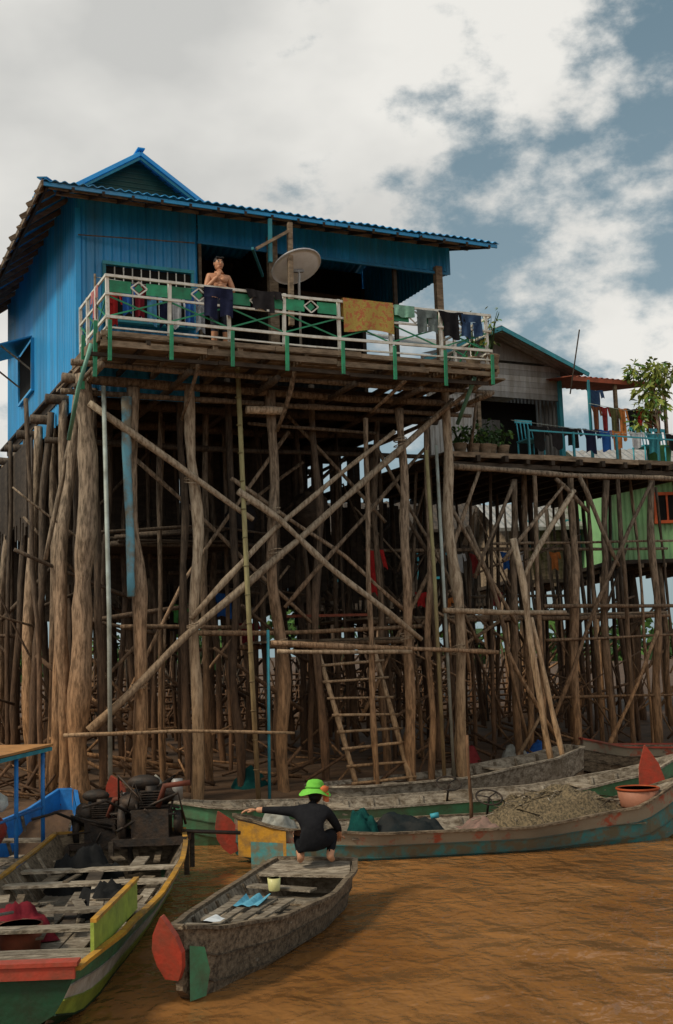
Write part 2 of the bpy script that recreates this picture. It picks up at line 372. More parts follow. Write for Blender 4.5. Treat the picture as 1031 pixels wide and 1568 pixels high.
# --- walls
w=MB()
zf=lambda v: 10.42+(v-.7)*.30-.07
def zl(v): return min(10.42+.75*.8-.07,zf(v))
z_at=lambda v: zf(min(v,4.8))-max(0,v-4.8)*.30
w.corr(W(0,1.8,0),U,2.12,lambda a:7.2,lambda a:z_at(1.8)-.0,nV,BLUEW)
w.corr(W(2.12,1.79,0),U,5.1,lambda a:10.13,lambda a:z_at(1.8)-.0,nV,BLUEW)
w.corr(W(0,1.8,0),V,7.4,lambda a:7.05,lambda a:zl(1.8+a),nU,BLUEW)
w.corr(W(7.22,1.82,0),V,3.7,lambda a:10.10,lambda a:z_at(1.8+a),U,BLUEW)
w.corr(W(7.22,5.5,0),V,3.7,lambda a:7.6,lambda a:z_at(5.5+a),U,BLUEW)
w.box(W(-.01,1.775,8.8),.09,.03,3.3,BLUER,HA,1)
w.box(W(7.23,1.775,10.44),.09,.03,.72,BLUER,HA,1)
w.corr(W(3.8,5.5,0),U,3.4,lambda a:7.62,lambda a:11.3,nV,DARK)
w.corr(W(3.9,2.6,0),V,2.9,lambda a:7.62,lambda a:10.9,U,PLANKD)
w.corr(W(0.1,9.2,0),U,7.1,lambda a:7.3,lambda a:10.1,V,BLUEW)
w.corr(W(0.05,5.0,0),U,3.9,lambda a:7.62,lambda a:11.0,nV,PLANKD)
w.bar(W(2.1,1.76,10.10),W(7.2,1.76,10.08),.05,.05,BLUEW)
w.bar(W(2.14,1.77,7.75),W(2.14,1.77,10.1),.05,.05,PLANK,up=V)
w.obj('corrugated_walls',house)
w=MB()
w.bar(W(3.5,1.72,7.7),W(3.5,1.72,10.35),.17,.12,PLANK,up=V,tint=1)
w.bar(W(6.98,1.75,7.7),W(6.98,1.75,10.2),.14,.12,PLANK,up=V,tint=1.2)
w.bar(W(6.1,1.9,7.7),W(6.1,1.9,10.2),.07,.07,PLANKD,up=V)
w.bar(W(7.15,5.4,7.7),W(7.15,5.4,10.9),.09,.09,PLANKD,up=V)
w.bar(W(3.40,.68,8.4),W(3.44,.72,10.25),.08,.08,PLANK,up=V,tint=1)
w.bar(W(3.06,.72,9.5),W(3.08,.74,10.28),.06,.06,TEAL,up=V)
w.bar(W(2.8,.7,9.7),W(3.42,.7,10.1),.05,.05,PLANK); w.bar(W(2.75,.75,9.72),W(3.3,1.7,9.6),.04,.05,TEAL)
w.tube([W(-.02,1.7,9.95),W(1,1.5,9.93),W(1.9,1.3,9.9)],.012,PLANK,tint=.5)
w.bar(W(3.9,3.2,9.9),W(7.1,4.8,10.4),.07,.1,PLANKD)
for v in (2.4,3.2,4.0,4.8): w.bar(W(3.9,v,z_at(v)-.1),W(7.2,v,z_at(v)-.1),.05,.08,PLANKD)
w.obj('verandah_posts',house)
w=MB()
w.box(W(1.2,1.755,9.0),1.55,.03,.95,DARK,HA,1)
for u in (.42,1.98): w.box(W(u,1.72,9.0),.05,.06,1.0,TEAL,HA)
w.box(W(1.2,1.715,9.52),1.62,.07,.06,TEAL,HA); w.box(W(1.2,1.68,8.5),1.62,.14,.04,TEAL,HA)
for i in range(9): w.box(W(.6+i*.155,1.72,9.0),.018,.018,.94,WHITE,HA)
w.box(W(-.035,6.6,8.75),.03,1.5,1.0,DARK,HA,1)
for v in (5.82,7.38): w.box(W(-.055,v,8.75),.06,.05,1.05,BLUER,HA)
w.box(W(-.055,6.6,8.22),.06,1.6,.05,BLUER,HA)
w.add([W(-.06,5.8,9.32),W(-.06,7.4,9.32),W(-.7,7.4,9.1),W(-.7,5.8,9.1),W(-.06,5.8,9.29),W(-.06,7.4,9.29),W(-.7,7.4,9.07),W(-.7,5.8,9.07)],[(0,1,2,3),(7,6,5,4),(3,2,6,7),(0,3,7,4),(1,5,6,2)],BLUEW,.8)
w.bar(W(-.05,5.85,8.6),W(-.66,5.85,9.07),.03,.03,PLANK); w.bar(W(-.05,7.35,8.6),W(-.66,7.35,9.07),.03,.03,PLANK)
w.obj('windows',house)
# --- roof: hipped skirt at front and left, gablet above
r=MB()
def colsheet(b,cols,m,th=.012,tint=1):
    """cols: list of (low point, high point, rib height)"""
    vs=[];fs=[]
    for lo_,hi_,h in cols:
        vs+= [lo_+Z*h,hi_+Z*h,lo_+Z*(h-th),hi_+Z*(h-th)]
    for i in range(len(cols)-1):
        a=4*i; fs+= [(a,a+4,a+5,a+1),(a+2,a+3,a+7,a+6),(a,a+2,a+6,a+4)]
    b.add(vs,fs,m,tint)
pt=.15/6
cols=[]
for i in range(int(8.53/pt)+1):
    u=-.78+i*pt; sheet=int(u/.8); e=.02*noise.noise(Vector((u*1.1,3,0)))+.03*noise.noise(Vector((sheet*3.7,1,0))); vt=min(4.8,.72+2.5*(u+.8))
    cols.append((W(u,.70+e,10.42+.02*noise.noise(Vector((u*.8,9,0)))),W(u,vt,10.42+.3*(vt-.7)),.018*math.sin(i*math.pi/3)))
colsheet(r,cols,BLUER)
cols=[]
for i in range(int(9.1/pt)+1):
    v=.72+i*pt; ut=min(1.6,-.8+(v-.7)/2.5)
    cols.append((W(-.80+.02*noise.noise(Vector((v,3,0))),v,10.42),W(ut,v,10.42+.75*(ut+.8)),.016*math.sin(i*math.pi/3)))
colsheet(r,cols,BLUER)
cols=[]
for i in range(int(6.2/pt)+1):
    u=1.6+i*pt; cols.append((W(u,9.8,10.15),W(u,4.8,11.65),.016*math.sin(i*math.pi/3)))
colsheet(r,cols,BLUER)
r.box(W(4.7,4.8,11.69),6.1,.3,.03,BLUER,HA,1)
r.bar(W(-.8,.72,10.45),W(.5,3.95,11.44),.16,.02,BLUER,tint=.9)
for i in range(5): r.bar(W(-.78+i*1.705,.76,10.36+ru(-.008,.008)),W(-.78+(i+1)*1.7,.76,10.355+ru(-.008,.008)),.03,.06,BLUER,tint=ru(.9,1.15))
for i in range(17):
    u=-.3+i*.49; r.bar(W(u,.74,10.325),W(u,min(4.7,.7+2.5*(u+.8)),zf(min(4.7,.7+2.5*(u+.8)))+.02),.045,.07,PLANKD)
for v in (1.0,1.75,2.6,3.4,4.2): r.bar(W(-.8+(v-.7)/2.5,v,zf(v)-.02),W(7.7,v,zf(v)-.02),.05,.05,PLANK)
r.bar(W(-.79,.72,10.37),W(-.79,9.8,10.37),.03,.10,PLANK); r.bar(W(-.70,.8,10.36),W(-.70,9.8,10.36),.04,.08,PLANKD)
for i in range(16):
    v=1.0+i*.55; ue=min(0,-.8+(v-.7)/2.5); r.bar(W(-.86+ru(-.05,.03),v,10.29),W(ue,v,10.33+.75*(ue+.8)),.05,.08,PLANK)
r.obj('roof',house)
g=MB()
ap=W(1.6,3.9,12.46)
g.add([W(.2,3.9,11.45),W(3.0,3.9,11.45),ap],[(0,1,2)],DGREEN,1)
for i in range(9):
    z=11.6+i*.095; hw=(12.46-z)/.91*1.4
    g.bar(W(1.6-hw,3.89,z),W(1.6+hw,3.89,z),.012,.02,DGREEN,tint=1.3)
for sgn in (-1,1):
    e=W(1.6+sgn*1.6,3.6,11.45); e2=W(1.6+sgn*1.6,9.6,11.45); a1=W(1.6,3.6,12.50); a2=W(1.6,9.6,12.50)
    cols=[(e.lerp(e2,i/240),a1.lerp(a2,i/240),.016*math.sin(i*math.pi/3)) for i in range(241)]
    colsheet(g,cols,BLUER)
    g.bar(e-Z*.05+V*-.02,a1-Z*.05+V*-.02,.03,.07,BLUER,tint=1)
    g.bar(e-Z*.13+V*.02,a1-Z*.13+V*.02,.03,.05,TEAL,tint=.9)
g.bar(W(1.6,3.52,12.53),W(1.6,9.6,12.53),.14,.025,BLUER,tint=1)
g.obj('gablet',house)
# --- railing
r=MB()
def rail(p,q,w,h,m,tint=1): r.bar(p,q,w,h,m,tint=tint)
for i in range(8):
    u=.05+i*.976+(ru(-.03,.03) if 0<i<7 else 0); lean=ru(-.025,.025)
    r.bar(W(u,-.03,7.72),W(u+lean,-.03,8.70),.05,.05,WHITE,up=V,tint=1)
    r.bar(W(u-.01,-.165,7.36+ru(-.05,.05)),W(u,-.165,7.95),.055,.03,GREEN,up=V,tint=ru(.8,1.3))
    if i<7:
        n=.05+(i+1)*.976; c=(u+n)/2
        for k,(a,bb) in enumerate(((u+.03,c-.12),(c+.12,n-.03))):
            if (i*2+k)%5!=3:
                r.bar(W(a,-.035,8.525),W(bb,-.035,8.525),.015,.19,GREEN,tint=ru(.8,1.3))
        for (x0,z0,x1,z1) in ((-.13,8.525,0,8.63),(0,8.63,.13,8.525),(.13,8.525,0,8.42),(0,8.42,-.13,8.525)):
            r.bar(W(c+x0,-.05,z0),W(c+x1,-.05,z1),.015,.022,WHITE,tint=1)
        if i%3!=2: r.box(W(c,-.03,8.525),.10,.012,.10,GREEN,((U+Z).normalized(),V,(Z-U).normalized()),1)
        r.bar(W(u+.03,-.03,8.36),W(n-.03,-.03,8.05),.015,.024,GREEN,tint=1.1)
        r.bar(W(u+.03,-.05,8.05),W(n-.03,-.05,8.36),.015,.024,GREEN,tint=1.1)
for z,h in ((8.68,.042),(8.39,.034),(8.03,.045),(7.86,.026)):
    rail(W(.0,-.07,z),W(3.4,-.07,z-.025),.03,h,WHITE); rail(W(3.4,-.07,z-.025),W(6.95,-.07,z+.015),.03,h,WHITE)
    rail(W(.02,-.06,z+.002),W(.02,1.75,z),.03,h,WHITE); rail(W(6.95,-.06,z+.002),W(6.95,1.75,z),.03,h,WHITE)
for v in (.6,1.2,1.75):
    for u in (.02,6.95):
        r.bar(W(u,v,7.72),W(u,v,8.7),.05,.05,WHITE,up=V,tint=1)
for v in (0,.6,1.2):
    for u in (.03,6.94):
        r.bar(W(u,v,8.36),W(u,v+.55,8.05),.015,.024,GREEN); r.bar(W(u,v,8.05),W(u,v+.55,8.36),.015,.024,GREEN)
for v in (.05,.9): r.bar(W(-.14,v,7.1),W(-.12,v,7.98),.06,.035,GREEN,up=V,tint=1)
r.obj('railing',house)

# ================================================================= satellite dish
dish=MB()
c=W(3.66,.95,9.52); nrm=(V*.42-U*.13+Z*.90).normalized()
xa=nrm.cross(V).normalized(); ya=xa.cross(nrm)
vs=[];fs=[];K=28;RG=6;RR=.45
for k in (0,1):
    for i in range(RG+1):
        rr=RR*i/RG
        for j in range(K):
            an=2*math.pi*j/K; vs.append(c+xa*rr*math.cos(an)+ya*rr*math.sin(an)+nrm*(.3*rr*rr-.015*k))
for k in (0,1):
    o_=k*(RG+1)*K
    for i in range(RG):
        for j in range(K):
            q=(j+1)%K; f=(o_+i*K+j,o_+(i+1)*K+j,o_+(i+1)*K+q,o_+i*K+q); fs.append(f if k==0 else f[::-1])
for j in range(K):
    q=(j+1)%K; fs.append((RG*K+j,RG*K+q,(RG+1)*K+RG*K+q,(RG+1)*K+RG*K+j))
dish.add(vs,fs,DISH,1,True)
dish.tube([c+nrm*(.3*RR*RR)+xa*RR*math.cos(a)+ya*RR*math.sin(a) for a in [j*math.pi/14 for j in range(29)]],.010,DISH,seg=6,tint=.8)
lnb=c+nrm*.42
dish.tube([c-ya*.36+nrm*.04,lnb],.01,METAL,seg=6,tint=1); dish.tube([lnb,lnb+nrm*.08],.03,WHITE,tint=1)
dish.tube([c-nrm*.02,c-nrm*.12,W(3.66,.9,9.2),W(3.66,.9,7.76)],.022,METAL,tint=1)
dish.bar(c-nrm*.05-xa*.1,c-nrm*.05+xa*.1,.06,.04,METAL)
dish.obj('satellite_dish')

# ================================================================= laundry on the house
def on_rail(name,u,w,h,m,amp=.02,z=8.70,folds=2,front=-.10):
    c=MB()
    c.cloth(W(u,front,z),U,-Z,w,h,m,nV,amp=amp,folds=folds,tint=1,sag=.0)
    c.cloth(W(u,-.02,z+.004),U,-Z,w,h*.6,m,V,amp=amp,folds=folds,tint=1,sag=.0)
    c.add([W(u,front,z),W(u+w,front,z),W(u+w,-.02,z+.004),W(u,-.02,z+.004)],[(0,1,2,3)],m,1,True)
    return c
mt=mat('rug_pattern',(.42,.31,.08),(.46,.16,.07),rough=.95,scale=14,lo=.5,hi=.56,bump=.5,dirt=.5)
c=on_rail('r',4.02,.95,.55,mt,amp=.008,z=8.72); c.obj('patterned_rug')
def trousers(u,z,w,h,m,name,fr=-.1):
    c=MB()
    c.cloth(W(u,fr,z),U,-Z,w,h*.35,m,nV,amp=.02,folds=1.5,tint=1,sag=0)
    c.cloth(W(u,fr-.002,z-h*.33),U,-Z,w*.46,h*.67,m,nV,amp=.02,folds=1,tint=.95,sag=0)
    c.cloth(W(u+w*.54,fr-.002,z-h*.33),U,-Z,w*.46,h*.6,m,nV,amp=.02,folds=1,tint=1.1,sag=0)
    c.obj(name)
def shirt(u,z,w,h,m,name,v=-.1,A=U,N=None):
    N=N or nV
    c=MB(); p=W(u,v,z)
    c.cloth(p+A*(w*.2),A,-Z,w*.6,h,m,N,amp=.015,folds=1.5,tint=1,sag=.02)
    c.cloth(p,A,(-Z+A*.35).normalized(),w*.24,h*.42,m,N,amp=.01,folds=1,tint=.9,sag=0)
    c.cloth(p+A*(w*.78),A,(-Z-A*.35+A*.6).normalized(),w*.22,h*.42,m,N,amp=.01,folds=1,tint=1.1,sag=0)
    c.obj(name)
trousers(1.58,8.66,.48,.5,cloth_m('navy',(.02,.025,.06)),'hanging_trousers')
shirt(2.28,8.7,.62,.35,cloth_m('charcoal',(.03,.028,.03)),'hanging_shirt')
trousers(6.32,8.66,.42,.42,cloth_m('denim',(.04,.08,.16),(.02,.04,.09)),'hanging_trousers')
trousers(5.42,8.66,.42,.42,cloth_m('greyblue',(.16,.20,.20),(.08,.1,.1)),'hanging_trousers')
shirt(5.86,8.68,.5,.48,BLACKC,'hanging_shirt')
on_rail('x',4.99,.4,.2,cloth_m('mint',(.25,.5,.38)),z=8.7).obj('hanging_towel')
cl=[('red',(.45,.03,.03)),('blue',(.03,.12,.4)),('white',(.55,.58,.6)),('darkred',(.2,.02,.03)),('sky',(.1,.3,.5)),('navy',(.02,.025,.06)),('pale',(.45,.5,.55)),('pink',(.5,.2,.2))]
for i,(n_,c_) in enumerate([cl[0],cl[1],cl[3],cl[4],cl[5],cl[2],cl[1],cl[6]]):
    shirt(.22+i*.21,8.75+ru(0,.12),.26,.55+ru(-.08,.1),cloth_m(n_,c_),'hanging_shirt',v=.8+ru(-.05,.05))
ln=MB(); ln.tube([W(.05,.8,8.93),W(1,.8,8.88),W(2.1,.8,8.93)],.006,PVC,seg=5,tint=1); ln.tube([W(.05,.8,7.7),W(.05,.8,8.98)],.02,PLANK); ln.tube([W(2.1,.8,7.7),W(2.1,.8,8.98)],.02,PLANK); ln.obj('clothes_line')
shirt(.0,8.68,.5,.5,cloth_m('pink',(.5,.2,.2)),'hanging_shirt',v=.4,A=V,N=nU)

def potted(name,p,h,r,pot,n=60,ms=None,size=.13):
    b=MB(); p=Vector(p)
    b.tube([p,p+Z*.02,p+Z*.2,p+Z*.22],[.09,.10,.14,.15],pot,seg=12,tint=1)
    for i in range(6):
        a=ru(0,6.28); b.tube([p+Z*.2,p+Vector((math.cos(a)*r*.5,math.sin(a)*r*.5,.2+h*.6)),p+Vector((math.cos(a)*r,math.sin(a)*r,.2+h*.8))],[.012,.008,.004],LEAFD,seg=5)
    b.leaves(p+Z*(.2+h*.55),r,r,h*.5,n,ms or [LEAF,LEAFD,LEAFY],size=size)
    b.obj(name)
potted('potted_plant',W(6.75,.25,7.76),.9,.2,PLANK,40,size=.10)
potted('potted_plant',W(6.98,.0,7.76),1.0,.18,PLANK,40,size=.10)

# ================================================================= RIGHT HOUSE
hb=empty('stilt_house',W(10,5,0))
d=MB(); v=2.0
while v<8:
    w=ru(.14,.2); d.box(W(10.7,v+w/2,6.58),7.2,w-.015,.04,PLANK,HA); v+=w
for u in [7.2+i*.6 for i in range(12)]: d.bar(W(u,1.92+ru(-.1,.05),6.48),W(u+ru(-.1,.1),8,6.48),.08,.12,PLANKD)
long_board(d,7.1,14.3,1.97,6.57,.04,.10,PLANK); long_board(d,7.1,14.3,2.1,6.38,.08,.10,PLANKD)
d.pole([W(7.0,1.9,6.30),W(10,1.9,6.2),W(14.3,1.9,6.25)],.06,POLE)
d.obj('deck',hb)
s=MB()
for u0,z0,u1,z1,r in [(7.1,.2,7.3,5.7,.08),(8.2,.2,8.55,5.9,.09),(9.05,.2,9.35,5.75,.085),(10.1,.2,10.4,5.8,.095),(7.6,.3,7.75,5.9,.055),(9.6,.2,9.6,5.9,.055)]:
    s.pole([R(u0,z0-.6,2.2),R((u0+u1)/2+ru(-.08,.08),3.3,2.2),R(u1,z1+.05,2.2)],r,POLE)
for v in (3.3,4.6,6,7.6,8.8):
    u=7.0
    while u<14.5:
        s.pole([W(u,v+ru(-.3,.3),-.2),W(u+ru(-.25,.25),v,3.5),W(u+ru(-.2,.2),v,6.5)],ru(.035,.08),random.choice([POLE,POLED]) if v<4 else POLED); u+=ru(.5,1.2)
s.pole([R(7.22,4.7,.6),R(7.45,3.0,.6),R(7.85,.1,.5)],.065,POLEL)
s.pole([R(8.12,.1,.4),R(7.85,1.6,.5),R(7.5,3.3,.7)],.055,POLEL)
for a in [((6.0,5.2),(7.2,3.2)),((6.6,5.9),(5.9,4.3)),((6.62,.4),(7.6,1.6)),((7.8,1.4),(9.0,3.6),(10.4,5.8)),((7.3,5.7),(6.4,4.0)),((8.6,5.6),(7.4,4.0)),((7.0,2.7),(7.9,1.2)),((6.3,4.9),(6.9,3.3),(7.3,1.2)),((8.7,5.9),(9.5,4.2)),((8.2,5.8),(8.9,5.2)),((7.0,4.3),(8.4,5.7)),((6.2,2.4),(6.0,4.6),(6.5,5.7)),((8.9,.8),(10.3,3.0))]:
    s.pole([R(x,z,1.9) for x,z in a],ru(.03,.055),random.choice([POLE,POLEL,POLE]))
for z,v,r in ((3.5,2.0,.045),(2.9,2.1,.03),(4.6,2.4,.03),(1.9,2.2,.03)):
    s.pole([R(7.8 if z<4 else 6.8,z,v),R(10.9,z+ru(-.1,.1),v)],r,POLE)
for i in range(120):
    v=ru(2.3,8); u=ru(6.5,14); z=ru(.6,4.8); L=ru(.9,3); a=ru(.2,1.3)
    if z+L*.8>5.0 and u>9.5: continue
    s.pole([W(u,v,z),W(u+L*math.cos(a)*random.choice((-1,1)),v+ru(-.4,.4),min(6.4,z+L*math.sin(a)))],ru(.015,.042),random.choice([POLE,POLED]) if v<4.5 else POLED,seg=6)
for i in range(26):
    if rnd()<.85: s.box(W(6.6+i*.16,8.6,5.3),.15,.02,2.2+ru(-.3,.3),PLANKD,HA)  # dark slats added at the back to darken the space below the deck
s.obj('stilts',hb)
w=MB()
for i in range(6): w.box(W(9.6,4.0,8.35+i*.13),3.6,.02,.125,METAL,HA)
w.corr(W(7.9,4.02,0),U,1.25,lambda a:6.65,lambda a:8.3,nV,METAL,pitch=.12,tint=1.2)
w.box(W(10.2,4.9,7.5),2.2,.04,1.8,DARK,HA,1)
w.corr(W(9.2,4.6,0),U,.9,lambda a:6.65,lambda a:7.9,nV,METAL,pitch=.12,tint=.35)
w.box(W(11.35,4.0,7.75),.10,.10,2.2,TEAL,HA,1); w.box(W(9.18,4.0,7.5),.08,.08,1.7,PLANK,HA,1)
w.corr(W(11.38,4.0,0),V,3.6,lambda a:6.6,lambda a:8.75,U,METAL)
w.add([W(7.8,3.98,9.12),W(11.4,3.98,9.12),W(9.5,3.98,9.6)],[(0,1,2)],METAL,.6)
w.obj('walls',hb)
r=MB()
for sgn,uo in ((-1,7.3),(1,11.75)):
    e=W(uo,3.4,8.85 if sgn>0 else 8.75); e2=W(uo,8.2,8.85); a1=W(9.5,3.4,9.72); a2=W(9.5,8.2,9.72)
    colsheet(r,[(e.lerp(e2,i/200),a1.lerp(a2,i/200),.014*math.sin(i*math.pi/3)) for i in range(201)],METAL,tint=.8); r.bar(e-Z*.06,a1-Z*.06,.03,.09,TEAL,tint=1)
colsheet(r,[(W(8.2+i*.025,5.4,9.75),W(8.2+i*.025,7.6,10.6),.014*math.sin(i*math.pi/3)) for i in range(147)],METAL,tint=.8); r.bar(W(8.1,5.38,9.72),W(11.9,5.38,9.78),.03,.08,TEAL,tint=1)
colsheet(r,[(W(11.0+i*.025,3.0,8.62),W(11.0+i*.025,5.2,8.95),.016*math.sin(i*math.pi/3)) for i in range(105)],RUST,tint=1.3); r.bar(W(11.0,3.02,8.56),W(13.6,3.02,8.56),.04,.09,RUST,tint=1.3)
r.bar(W(12.2,3.1,6.6),W(12.2,3.1,8.55),.07,.07,PLANK,up=V); r.bar(W(11.4,3.0,6.6),W(11.4,3.0,8.55),.05,.05,TEAL,up=V); r.bar(W(13.5,3.0,6.6),W(13.5,3.0,8.55),.06,.06,PLANK,up=V)
r.tube([W(10.6,2.6,8.1),W(11.1,2.8,9.6)],.015,PLANKD)
r.obj('roofs',hb)
r=MB()
for i in range(5):
    u=9.1+i*1.1; r.bar(W(u,2.05,6.6),W(u,2.05,7.15),.04,.04,TEAL,up=V)
r.bar(W(9.1,2.05,7.13),W(13.5,2.05,7.1),.03,.03,TEAL)
r.obj('deck_rail',hb)
for u in (9.3,12.3,12.85):
    r=MB()
    for a,c_ in ((0,0),(.38,0),(0,.38),(.38,.38)): r.tube([W(u+a,2.35+c_,6.6),W(u+a,2.35+c_,7.0)],.018,TEAL,tint=1.4)
    r.box(W(u+.19,2.54,7.02),.42,.42,.03,TEAL,HA,1.4)
    for k in range(5): r.tube([W(u+.02+k*.09,2.72,7.03),W(u+.02+k*.09,2.78,7.45)],.014,TEAL,tint=1.4,seg=5)
    r.box(W(u+.19,2.79,7.47),.42,.03,.07,TEAL,HA,1.4)
    r.obj('plastic_chair')
ln=MB(); ln.tube([W(11.3,2.9,8.0),W(12.3,2.9,7.9),W(13.5,2.9,8.0)],.006,PVC,seg=5,tint=1); ln.tube([W(8.8,2.2,7.35),W(11.4,2.2,7.2),W(13.6,2.2,7.3)],.006,PVC,seg=5,tint=1); ln.obj('clothes_line')
cols_=[('brown',(.16,.06,.03)),('maroon',(.22,.03,.03)),('olive',(.12,.12,.05)),('orange',(.55,.2,.06)),('black2',(.02,.02,.02)),('red',(.45,.03,.03))]
for i in range(8):
    n_,c_=cols_[i%6]; shirt(11.35+i*.24,7.95,.26,.62+ru(-.1,.1),cloth_m(n_,c_),'hanging_shirt',v=2.9)
shirt(11.35,8.35,.45,.45,cloth_m('denim',(.04,.08,.16)),'hanging_shirt',v=3.02)
for u,n_,c_,h in [(9.25,'black2',(.02,.02,.02),.5),(9.7,'charcoal',(.03,.028,.03),.45),(10.1,'black2',(.02,.02,.02),.4),(10.55,'navy',(.02,.025,.06),.5),(10.95,'blue',(.03,.12,.4),.45),(11.25,'orange',(.55,.2,.06),.4),(11.75,'white',(.55,.58,.6),.35),(12.2,'teal2',(.05,.25,.3),.45),(12.75,'black2',(.02,.02,.02),.35)]:
    shirt(u,7.27,.42,h,cloth_m(n_,c_),'hanging_shirt',v=2.2)
for u in (7.6,7.9,8.3,8.6): potted('potted_plant',W(u,2.25,6.6),.4,.2,PLANK,70,[LEAFD,LEAF])
potted('potted_plant',W(8.15,2.2,8.1-1.5),.5,.22,PLANK,60,[LEAFD])
bs=MB(); bp=W(7.75,1.6,7.95)
bs.tube([bp,bp+Z*.03,bp+Z*.16,bp+Z*.17],[.17,.2,.24,.25],mat('green_basin_plastic',(.12,.5,.15),rough=.4),seg=20,tint=1); bs.bar(bp+U*-.5,bp+U*.4,.5,.03,PLANK); bs.pole([W(7.6,1.9,6.6),W(7.7,1.65,7.95)],.03,POLE); bs.obj('green_basin')
t=MB(); tp=W(12.9,2.6,6.6)
t.tube([tp,tp+Z*.05,tp+Z*.42,tp+Z*.45],[.2,.22,.27,.29],mat('green_pot',(.08,.25,.1),rough=.5),seg=16,tint=1)
tr=[tp+Z*.4,tp+Z*.9+U*.03,tp+Z*1.5-U*.04,tp+Z*2.2+U*.02]
t.tube(tr,[.04,.033,.025,.012],POLE)
for i in range(20):
    a=ru(0,6.28); z0=ru(.85,2.1); L=ru(.2,.58); st=tp+Z*z0
    e=st+Vector((math.cos(a)*L,math.sin(a)*L,ru(.1,.35))); t.tube([st,st.lerp(e,.5)+Z*.06,e],[.014,.01,.005],POLE,seg=5)
    t.leaves(e,.2,.2,.18,38,[LEAF,LEAFY,LEAFY],size=.19,long=2.8,droop=.5)
t.leaves(tr[-1],.25,.25,.3,70,[LEAF,LEAFY],size=.18,long=2.8,droop=.4)
t.obj('potted_tree')

# ================================================================= generic background houses
def bg_house(loc,yaw,w,dp,fz,wh,wm,rm,win=None,name='stilt_house',gz=.6,dens=1.0,frame=None):
    e=empty(name,loc); L=Vector(loc)
    A=Vector((math.cos(yaw),math.sin(yaw),0)); B=Vector((-math.sin(yaw),math.cos(yaw),0)); ax=(A,B,Z)
    P=lambda x,y,z: L+A*x+B*y+Z*z
    m=MB()
    y=0
    while y<dp:
        u=0
        while u<=w:
            m.pole([P(u+ru(-.1,.1),y,gz-.6),P(u+ru(-.15,.15),y,(gz+fz)/2),P(u,y,fz)],ru(.05,.1),random.choice([POLE,POLED]),step=.9,seg=6); u+=ru(.7,1.2)/dens
        y+=1.4
    for i in range(int(10*dens)):
        u=ru(0,w*.7);z=ru(gz,fz-2); m.pole([P(u,ru(0,dp*.5),z),P(u+ru(1,2.2),ru(0,dp*.5),z+ru(.8,2))],.04,POLE,step=.9,seg=6)
    m.obj('stilts',e)
    m=MB(); m.box(P(w/2,dp/2,fz+.05),w+.5,dp+.5,.1,PLANKD,ax)
    for i in range(int(w/.6)): m.bar(P(i*.6,-.3,fz-.06),P(i*.6,dp,fz-.06),.07,.1,PLANK)
    m.obj('floor',e)
    m=MB()
    ins=[(w*.15,w*.32,.9,1.7),(w*.62,w*.8,.9,1.7)] if win is None else win
    m.corr(P(0,.1,fz+.1),A,w,lambda a:0,lambda a:wh,-B,wm); m.corr(P(0,.1,fz+.1),B,dp-.1,lambda a:0,lambda a:wh+.4*min(a,dp-a),-A,wm)
    m.corr(P(w,.1,fz+.1),B,dp-.1,lambda a:0,lambda a:wh+.4*min(a,dp-a),A,wm); m.corr(P(0,dp,fz+.1),A,w,lambda a:0,lambda a:wh,B,wm)
    fm=frame or TEAL
    for a,b_,z0,z1 in ins:
        m.box(P((a+b_)/2,.06,fz+.1+(z0+z1)/2),b_-a,.03,z1-z0,DARK,ax,1)
        for x in (a,b_): m.box(P(x,.03,fz+.1+(z0+z1)/2),.08,.06,z1-z0+.1,fm,ax,1)
        for z in (z0,z1): m.box(P((a+b_)/2,.028,fz+.1+z),b_-a+.1,.065,.08,fm,ax,1)
        m.box(P((a+b_)/2,.04,fz+.1+(z0+z1)/2),.05,.04,z1-z0,fm,ax,1)
    m.obj('walls_and_windows',e)
    m=MB(); top=fz+.1+wh; rz=top+dp*.22
    for y0,z0 in ((-.5,top-.12),(dp+.4,top-.12)):
        n=int((w+1)/.05)
        colsheet(m,[(P(-.5+i*(w+1)/n,y0,z0),P(-.5+i*(w+1)/n,dp/2,rz),.02*math.sin(i*1.57)) for i in range(n+1)],rm)
    m.bar(P(-.5,-.5,top-.16),P(w+.5,-.5,top-.16),.03,.1,rm,tint=.8)
    m.obj('roof',e)
    return e
bg_house((7.3,30,0),0.05,5,5,4.85,2.3,PGREEN,METAL,win=[(1.15,1.8,1.0,1.75),(3.2,3.9,1.0,1.75)],frame=ORANGE)
bg_house((5.0,33,0),0.1,2.6,4,4.6,1.6,PLANK,METAL,dens=1.5)
bg_house((-18,27,0),.3,6,6,4.8,2.4,PLANKD,METAL)
bg_house((-9,36,0),.2,7,6,4.2,2.6,PLANKD,PLANKD,dens=1.6)
bg_house((-1,38,0),.1,6,6,4.2,2.6,PLANKD,PLANKD,dens=1.6)
bg_house((14,29,0),.3,6,5,4.6,2.3,BLUEW,RUST,dens=1.4)
lp=empty('work_platform',W(10,6.5,0)); m=MB()
for i in range(18): m.box(W(10.5,4.6+i*.2,3.5),8.0,.18,.04,PLANK,HA)
for i in range(60):
    u=6.8+i*.13; 
    if rnd()<.8: m.bar(W(u,8.1,3.5),W(u+ru(-.04,.04),8.1,4.3+ru(-.15,.25)),.03,.03,random.choice([PLANK,PLANKD]),up=V)
m.pole([W(6.6,4.5,3.42),W(14.5,4.5,3.42)],.06,POLE); m.pole([W(6.6,8.1,4.1),W(14.5,8.1,4.1)],.04,POLE)
m.pole([W(6.6,4.4,4.9),W(14.5,4.4,5.0)],.04,POLE)
m.obj('platform',lp)
